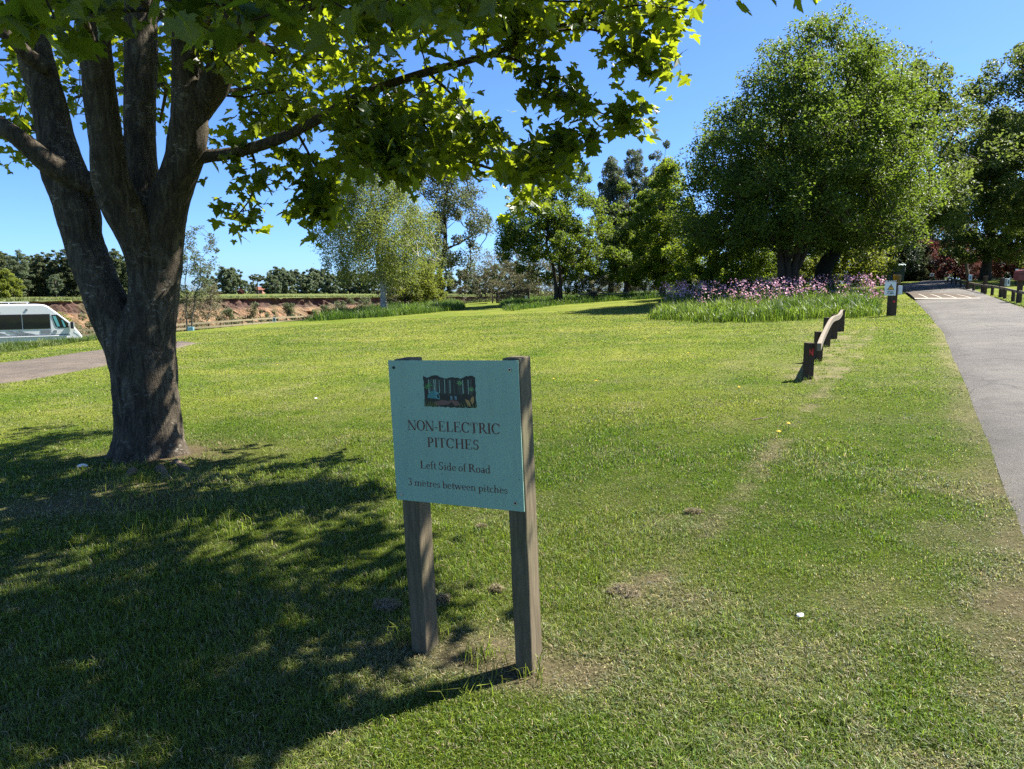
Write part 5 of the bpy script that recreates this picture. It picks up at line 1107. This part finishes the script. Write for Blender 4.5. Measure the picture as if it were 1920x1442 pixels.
# ------------------------------------------------------------------ farmhouse far behind
m_tile = paint('orange tile', (.27, .10, .06), .8, .25, 3); m_brick = paint('brick', (.30, .14, .10), .85, .25, 4)
p = atY(491, 430); e_ = empty('farmhouse', p, 'low farmhouse with an orange tiled roof below the lone pine', 'house'); d = ray(491, 553); zb = -1
MB().box((0, 0, .9), (4.2, 4, 2.6)).build('wall', m_brick, e_); MB().prism([(-2.5, 2.2), (2.5, 2.2), (0, 4.0)], 0, -2.4, 2.4).build('roof', m_tile, e_)
o = MB().box((1.2, -2.03, 1.2), (.9, .08, .9)).build('window', m_black, e_); o = MB().box((-1.1, -2.03, 1.2), (.9, .08, .9)).build('window', m_black, e_); MB().box((1.7, .3, 3.9), (.5, .5, 1.2)).build('chimney', m_brick, e_)

# ------------------------------------------------------------------ motorhome
m_van = paint('white vehicle paint', (.60, .615, .63), .25, .02); m_glass, t, b = new_mat('dark window'); b.inputs['Base Color'].default_value = (.012, .015, .018, 1); b.inputs['Roughness'].default_value = .06
m_cab, t, b = new_mat('cab window'); b.inputs['Base Color'].default_value = (.10, .34, .38, 1); b.inputs['Roughness'].default_value = .08
m_gry = paint('grey stripe', (.16, .17, .19), .4); m_skirt = paint('silver skirt', (.50, .53, .56), .35, .03); m_rim = paint('alloy rim', (.5, .5, .52), .35, metal=.7); m_lamp = paint('lamp lens', (.7, .72, .74), .1)
VY = 43.5; vx = (131 - PCX) / FPX * (VY - 1); e_ = empty('motorhome', (vx, VY, -1.87), 'white motorhome with dark side windows parked beyond the grass bank', 'motorhome', rz=.66)
prof = [(-5.95, .38), (-5.98, 1.2), (-5.93, 2.45), (-5.82, 2.64), (-5.6, 2.70), (-2.0, 2.71), (-1.78, 2.69), (-1.58, 2.59), (-1.2, 2.25), (-.64, 1.74), (-.43, 1.46), (-.33, 1.36), (-.10, 1.02), (-.015, .88), (0, .72), (0, .36), (-.12, .30)]
arch = lambda cx: [(cx + .43 * math.cos(R(a)), .36 + .43 * math.sin(R(a))) for a in range(0, 181, 20)]
pr = prof + [(-.16, .30)] + arch(-.80) + arch(-4.75) + [(-5.6, .30)]
MB().prism(pr, 1, -1.02, 1.02).build('body', m_van, e_, bevel=.07, seg=3, ang=50)
def vbox(name, x0, x1, z0, z1, mat, par=None, y=-1.03, d=.02): return MB().box(((x0 + x1) / 2, y, (z0 + z1) / 2), (x1 - x0, d, z1 - z0)).build(name, mat, par or e_, bevel=.006)
def vpoly(name, pts, mat, y=-1.024, d=.02, par=None): return MB().prism(pts, 1, y - d, y).build(name, mat, par or e_)
vbox('side_window', -5.6, -2.88, 1.35, 2.17, m_glass); vbox('side_window', -2.84, -1.55, 1.35, 2.17, m_glass)
cd = vpoly('cab_door', [(-1.52, .62), (-1.52, 2.2), (-1.2, 2.2), (-.56, 1.62), (-.52, 1.3), (-.60, .98), (-1.0, .95), (-1.22, .62)], m_van, -1.018, .012)
cw = vpoly('cab_window', [(-1.46, 2.12), (-1.18, 2.12), (-.66, 1.62), (-.69, 1.38), (-1.16, 1.375), (-1.30, 1.48)], m_glass, -1.031, .012, cd); vpoly('blind', [(-1.41, 2.05), (-1.26, 2.05), (-1.08, 1.46), (-1.22, 1.46)], m_cab, -1.044, .006, cw); vpoly('blind', [(-1.0, 1.84), (-.92, 1.80), (-.80, 1.44), (-.90, 1.42)], m_cab, -1.044, .006, cw)
vbox('door_handle', -1.40, -1.25, 1.12, 1.26, m_gry, cd, -1.045, .03)
vbox('stripe', -5.9, -.62, .97, 1.04, m_gry, None, -1.026, .012); vbox('skirt', -4.25, -1.3, .40, .90, m_skirt, None, -1.028, .016); vbox('ledge', -5.9, -.75, .915, .955, m_van, None, -1.05, .06)
vpoly('swoosh', [(-3.6, 1.28), (-3.42, 1.28), (-2.95, 1.10), (-2.3, 1.06), (-2.3, 1.03), (-3.1, 1.05)], m_gry, -1.026, .012); vpoly('swoosh', [(-3.15, 1.28), (-3.0, 1.28), (-2.75, 1.16), (-2.4, 1.09), (-2.4, 1.06), (-2.85, 1.12)], m_gry, -1.026, .012); vpoly('swoosh', [(-5.0, 1.28), (-4.2, 1.26), (-3.55, 1.08), (-4.6, 1.10)], m_gry, -1.026, .012)
vpoly('roof_graphic', [(-5.8, 2.5), (-4.2, 2.45), (-3.78, 2.28), (-5.8, 2.28)], m_gry, -1.026, .012)
vbox('fridge_vent', -2.0, -1.57, 1.09, 1.29, m_gry); vbox('lower_vent', -1.93, -1.53, .58, .73, m_gry, None, -1.04)
for x in (-3.6, -3.4, -3.02, -2.8): vbox('service_flap', x - .05, x + .05, .56, .68, m_gry, None, -1.04)
MB().cyl((-2.62, -1.03, 2.42), .06, .03, 1, 16).build('flue', m_gry, e_); MB().cyl((-1.36, -1.045, .80), .05, .02, 1, 14).build('filler_cap', m_van, e_)
b = MB().bar((-5.7, -.86, 2.83), (-2.45, -.86, 2.83), .05, .05)
for x in (-5.5, -4.4, -3.4, -2.55): b.box((x, -.86, 2.76), (.06, .05, .12))
b.build('roof_rail', m_van, e_, bevel=.01)
mi = MB().box((-.50, -1.17, 1.52), (.16, .22, .40)).build('mirror', m_black, e_, bevel=.04); MB().box((-.43, -1.19, 1.52), (.04, .2, .30)).build('mirror_shell', m_van, mi, bevel=.015)
MB().prism([(-1.13, 2.21), (-.66, 1.775), (-.645, 1.785), (-1.12, 2.235)], 1, -.86, .86).build('windscreen', m_glass, e_)
vpoly('headlight', [(-.36, 1.28), (-.14, 1.0), (-.18, .92), (-.42, 1.12)], m_lamp, -1.0, .03)
MB().box((-.04, 0, .52), (.16, 1.98, .28)).build('bumper', m_skirt, e_, bevel=.04)
for cx in (-.80, -4.75):
    for sy in (-.86, .86):
        w_ = MB().cyl((cx, sy, .34), .34, .22, 1, 28).build('wheel', m_tyre, e_, bevel=.02); MB().cyl((cx, sy * 1.13, .34), .2, .05, 1, 20).build('rim', m_rim, w_)
    vpoly('wheel_arch', [(cx + q_ * math.cos(R(a)), .36 + q_ * math.sin(R(a))) for q_, rg in ((.50, range(0, 181, 15)), (.42, range(180, -1, -15))) for a in rg], m_van, -1.015, .03)

# ------------------------------------------------------------------ flowers of the bed
m_pink = leafmat('campion petal', (.66, .26, .38), (.95, .60, .70), (.8, .4, .5), .25)
m_stemleaf = leafmat('campion leaf', (.06, .12, .03), (.15, .22, .06), (.2, .3, .05), .35)
BK = [g2(*p) for p in [(1236, 582), (1330, 590), (1400, 591), (1470, 589), (1560, 586), (1656, 586), (1652, 566), (1600, 556), (1500, 552), (1400, 552), (1300, 556), (1240, 566)]]
x, y, g = scatter(BK, 2200, 301)
cl = fbm(x * .5, y * .5, 71); k = g.random(len(x)) < sstep(.36, .64, cl) * .8; x, y = x[k], y[k]; n = len(x)
ht = g.uniform(.5, 1.2, n); P = np.stack([x, y, H(x, y)], 1); tp_ = P + np.stack([g.normal(0, .08, n), g.normal(0, .08, n), ht], 1)
LP_ = []
for f in (.25, .45, .62, .8): LP_.append(P + (tp_ - P) * f + g.normal(0, .05, (n, 3)))
V1, F1 = leafquads(np.vstack(LP_), .13, 302, .3, .35, .2)
sV, sF4, sF3 = blades(P[:, 0], P[:, 1], P[:, 2], ht * 1.05, np.full(n, .012), np.full(n, .1), 303)
o = mesh('wildflower_stems', np.vstack([V1, sV]), [F1, sF4 + len(V1), sF3 + len(V1)], m_stemleaf); tag(o, kind='stuff')
rep = g.integers(3, 10, n); ii = np.repeat(np.arange(n), rep); FP_ = tp_[ii] + g.normal(0, 1, (len(ii), 3)) * np.array([.07, .07, .09])
V1, F1 = leafquads(FP_, .075, 304, .3, .9)
tag(mesh('wildflower_blossom', V1, [F1], m_pink), kind='stuff')

# ------------------------------------------------------------------ small things on the turf
m_dan = paint('dandelion yellow', (.85, .55, .02), .6); m_stalk = paint('stalk green', (.10, .2, .04), .6); m_fea = paint('white feather', (.8, .8, .78), .7); m_moss = barkmat('dry thatch', (.22, .185, .125), (.10, .082, .058)); m_twig = paint('dry twig', (.16, .11, .07), .9)
def dandelion():
    e_ = empty('dandelion', (0, 0, 0), 'small yellow dandelion flower in the mown grass', 'flower', 'dandelions in the lawn')
    MB().tube([(0, 0, -.01), (.004, 0, .04), (.002, .003, .062)], .003, 6).build('stalk', m_stalk, e_)
    V = []; F = []
    for k in range(26):
        a = k * 2.4; r_ = .019 * (1 - .5 * (k % 3) / 2.); c_, s2 = math.cos(a), math.sin(a); z = .062 + .006 * (k % 3)
        i = len(V); V += [(0, 0, z), (r_ * c_ - .004 * s2, r_ * s2 + .004 * c_, z + .004), (r_ * 1.15 * c_, r_ * 1.15 * s2, z + .005), (r_ * c_ + .004 * s2, r_ * s2 - .004 * c_, z + .004)]; F.append((i, i + 1, i + 2, i + 3))
    MB().add(V, F).build('flower_head', m_dan, e_); return e_
d0 = dandelion()
for i, (px, py) in enumerate([(1038, 718), (1118, 722), (1460, 822), (1601, 632), (1478, 806), (1654, 604), (985, 700), (690, 668), (520, 690), (1290, 668), (1385, 735), (905, 640), (780, 650), (1210, 640)]):
    q = gnd(px, py)
    if i == 0: d0.location = q
    else: dup(d0, q, i * 1.3)
for px, py, sc, lab in ((155, 879, 1.5, 'white feather on the shaded grass left of the maple trunk'), (1500, 1163, .72, 'small white petal-like scrap on the grass right of the sign'), (592, 750, .8, 'tiny white scrap on the sunny lawn left of the sign')):
    q = gnd(px, py); V = []; n = 9
    for k in range(n):
        t_ = k / (n - 1); w_ = .02 * math.sin(math.pi * (t_ * .9 + .08)); V += [(t_ * .06 - .03, -w_, .01 * math.sin(3 * t_)), (t_ * .06 - .03, 0, .012 + .01 * math.sin(3 * t_)), (t_ * .06 - .03, w_, .01 * math.sin(3 * t_ + .4))]
    F = [(3 * k + j, 3 * k + j + 1, 3 * k + j + 4, 3 * k + j + 3) for k in range(n - 1) for j in (0, 1)]
    o = tag(MB().add(V, F).build('white_scrap', m_fea), lab, 'litter'); o.location = q + np.array([0, 0, .02]); o.rotation_euler = (.1, .1, .5); o.scale = (sc,) * 3
def clod(px, py, rx, ry, rz_, lab, sd):
    q = gnd(px, py); g = np.random.default_rng(sd); V = []; n, m = 14, 8
    for i in range(m):
        f = i / (m - 1); 
        for j in range(n):
            a = 2 * math.pi * j / n; k = math.cos(f * math.pi / 2) * g.uniform(.8, 1.2); V.append((rx * k * math.cos(a), ry * k * math.sin(a), rz_ * math.sin(f * math.pi / 2) * g.uniform(.75, 1.2)))
    F = [(i * n + j, i * n + (j + 1) % n, (i + 1) * n + (j + 1) % n, (i + 1) * n + j) for i in range(m - 1) for j in range(n)] + [tuple((m - 1) * n + j for j in range(n))]
    e_ = empty('thatch_clod', q, lab, 'clod'); MB().add(V, F).build('clod_body', m_moss, e_)
    c = 420; a = g.uniform(0, 2 * np.pi, c); rr = np.sqrt(g.random(c)); x = rx * 1.05 * rr * np.cos(a); y = ry * 1.05 * rr * np.sin(a); z = rz_ * np.sqrt(np.clip(1 - rr ** 2, 0, 1)) * .8
    V, f4, f3 = blades(x, y, z, g.uniform(.012, .034, c), np.full(c, .003), g.uniform(.5, 1.4, c), sd); o = mesh('thatch', V, [f4, f3], m_blade, e_); vcol(o, np.repeat(STRAW * g.uniform(.5, 1.1, (c, 1)), 5, 0)); o['kind'] = 'stuff'
clod(724, 1142, .07, .055, .04, 'dark clod of dry grass left of the left sign post', 1); clod(828, 1130, .045, .04, .035, 'small dry clod just behind the left sign post', 2); clod(1170, 1113, .085, .06, .035, 'pale flat clod of thatch on the grass right of the sign', 3); clod(930, 1110, .03, .025, .03, 'tiny dark clod between the two sign posts', 4)
clod(903, 991, .03, .025, .02, 'tiny clod on the grass seen between the posts just below the panel', 5); clod(1300, 962, .06, .04, .02, 'flat pale thatch clod on the lawn beyond the sign', 6)
q = gnd(1424, 794); tw = tag(MB().tube([(-.09, -.02, .04), (-.03, 0, .05), (.04, .015, .055), (.1, .05, .06)], [.006, .007, .006, .004], 7).build('twig', m_twig), 'dry fallen twig lying on the lawn toward the knee rail', 'twig'); tw.location = q
# roots showing at the maple's foot
m_root = barkmat('worn root', (.22, .16, .11), (.10, .075, .05))
for pts, rr_ in (([(300, 880, 1), (312, 893, .6), (322, 905, 0)], .05), ([(330, 868, 1), (352, 880, .5), (372, 893, 0)], .045), ([(250, 885, 1), (236, 895, .5), (214, 905, 0)], .05)):
    P = np.array([np.array(gnd(a, c)) + [0, 0, .03 * z - .03] for a, c, z in pts]); Q = spl(P, 5); MB().tube(Q - base, np.linspace(rr_, rr_ * .35, len(Q)), 10).build('root', m_root, maple, smooth=True)
# tufts around the posts and the trunk
def tufts(spots, seed):
    g = np.random.default_rng(seed); X = []; Y = []
    for px, py, n, s_ in spots: q = g2(px, py); X.append(g.normal(q[0], s_, n)); Y.append(g.normal(q[1], s_, n))
    x = np.concatenate(X); y = np.concatenate(Y); n = len(x); V, f4, f3 = blades(x, y, H(x, y) - .005, g.uniform(.05, .14, n), g.uniform(.003, .006, n), g.uniform(.2, 1.1, n), seed + 1)
    k = g.random(n)[:, None]; c = LUSH * (1 - k) + YEL * k; o = mesh('grass_tuft', V, [f4, f3], m_blade); vcol(o, np.repeat(c, 5, 0)); tag(o, kind='stuff')
tufts([(905, 1235, 60, .05), (880, 1325, 60, .08), (960, 1275, 22, .05), (760, 1200, 60, .05), (815, 1190, 40, .04), (1000, 1272, 22, .04), (265, 900, 260, .14), (250, 930, 260, .18), (340, 905, 120, .12), (200, 890, 150, .12), (245, 985, 300, .25), (420, 970, 400, .35), (1512, 715, 60, .08), (1535, 682, 50, .08), (1550, 655, 50, .1), (1668, 596, 80, .15), (1700, 660, 120, .3)], 400)
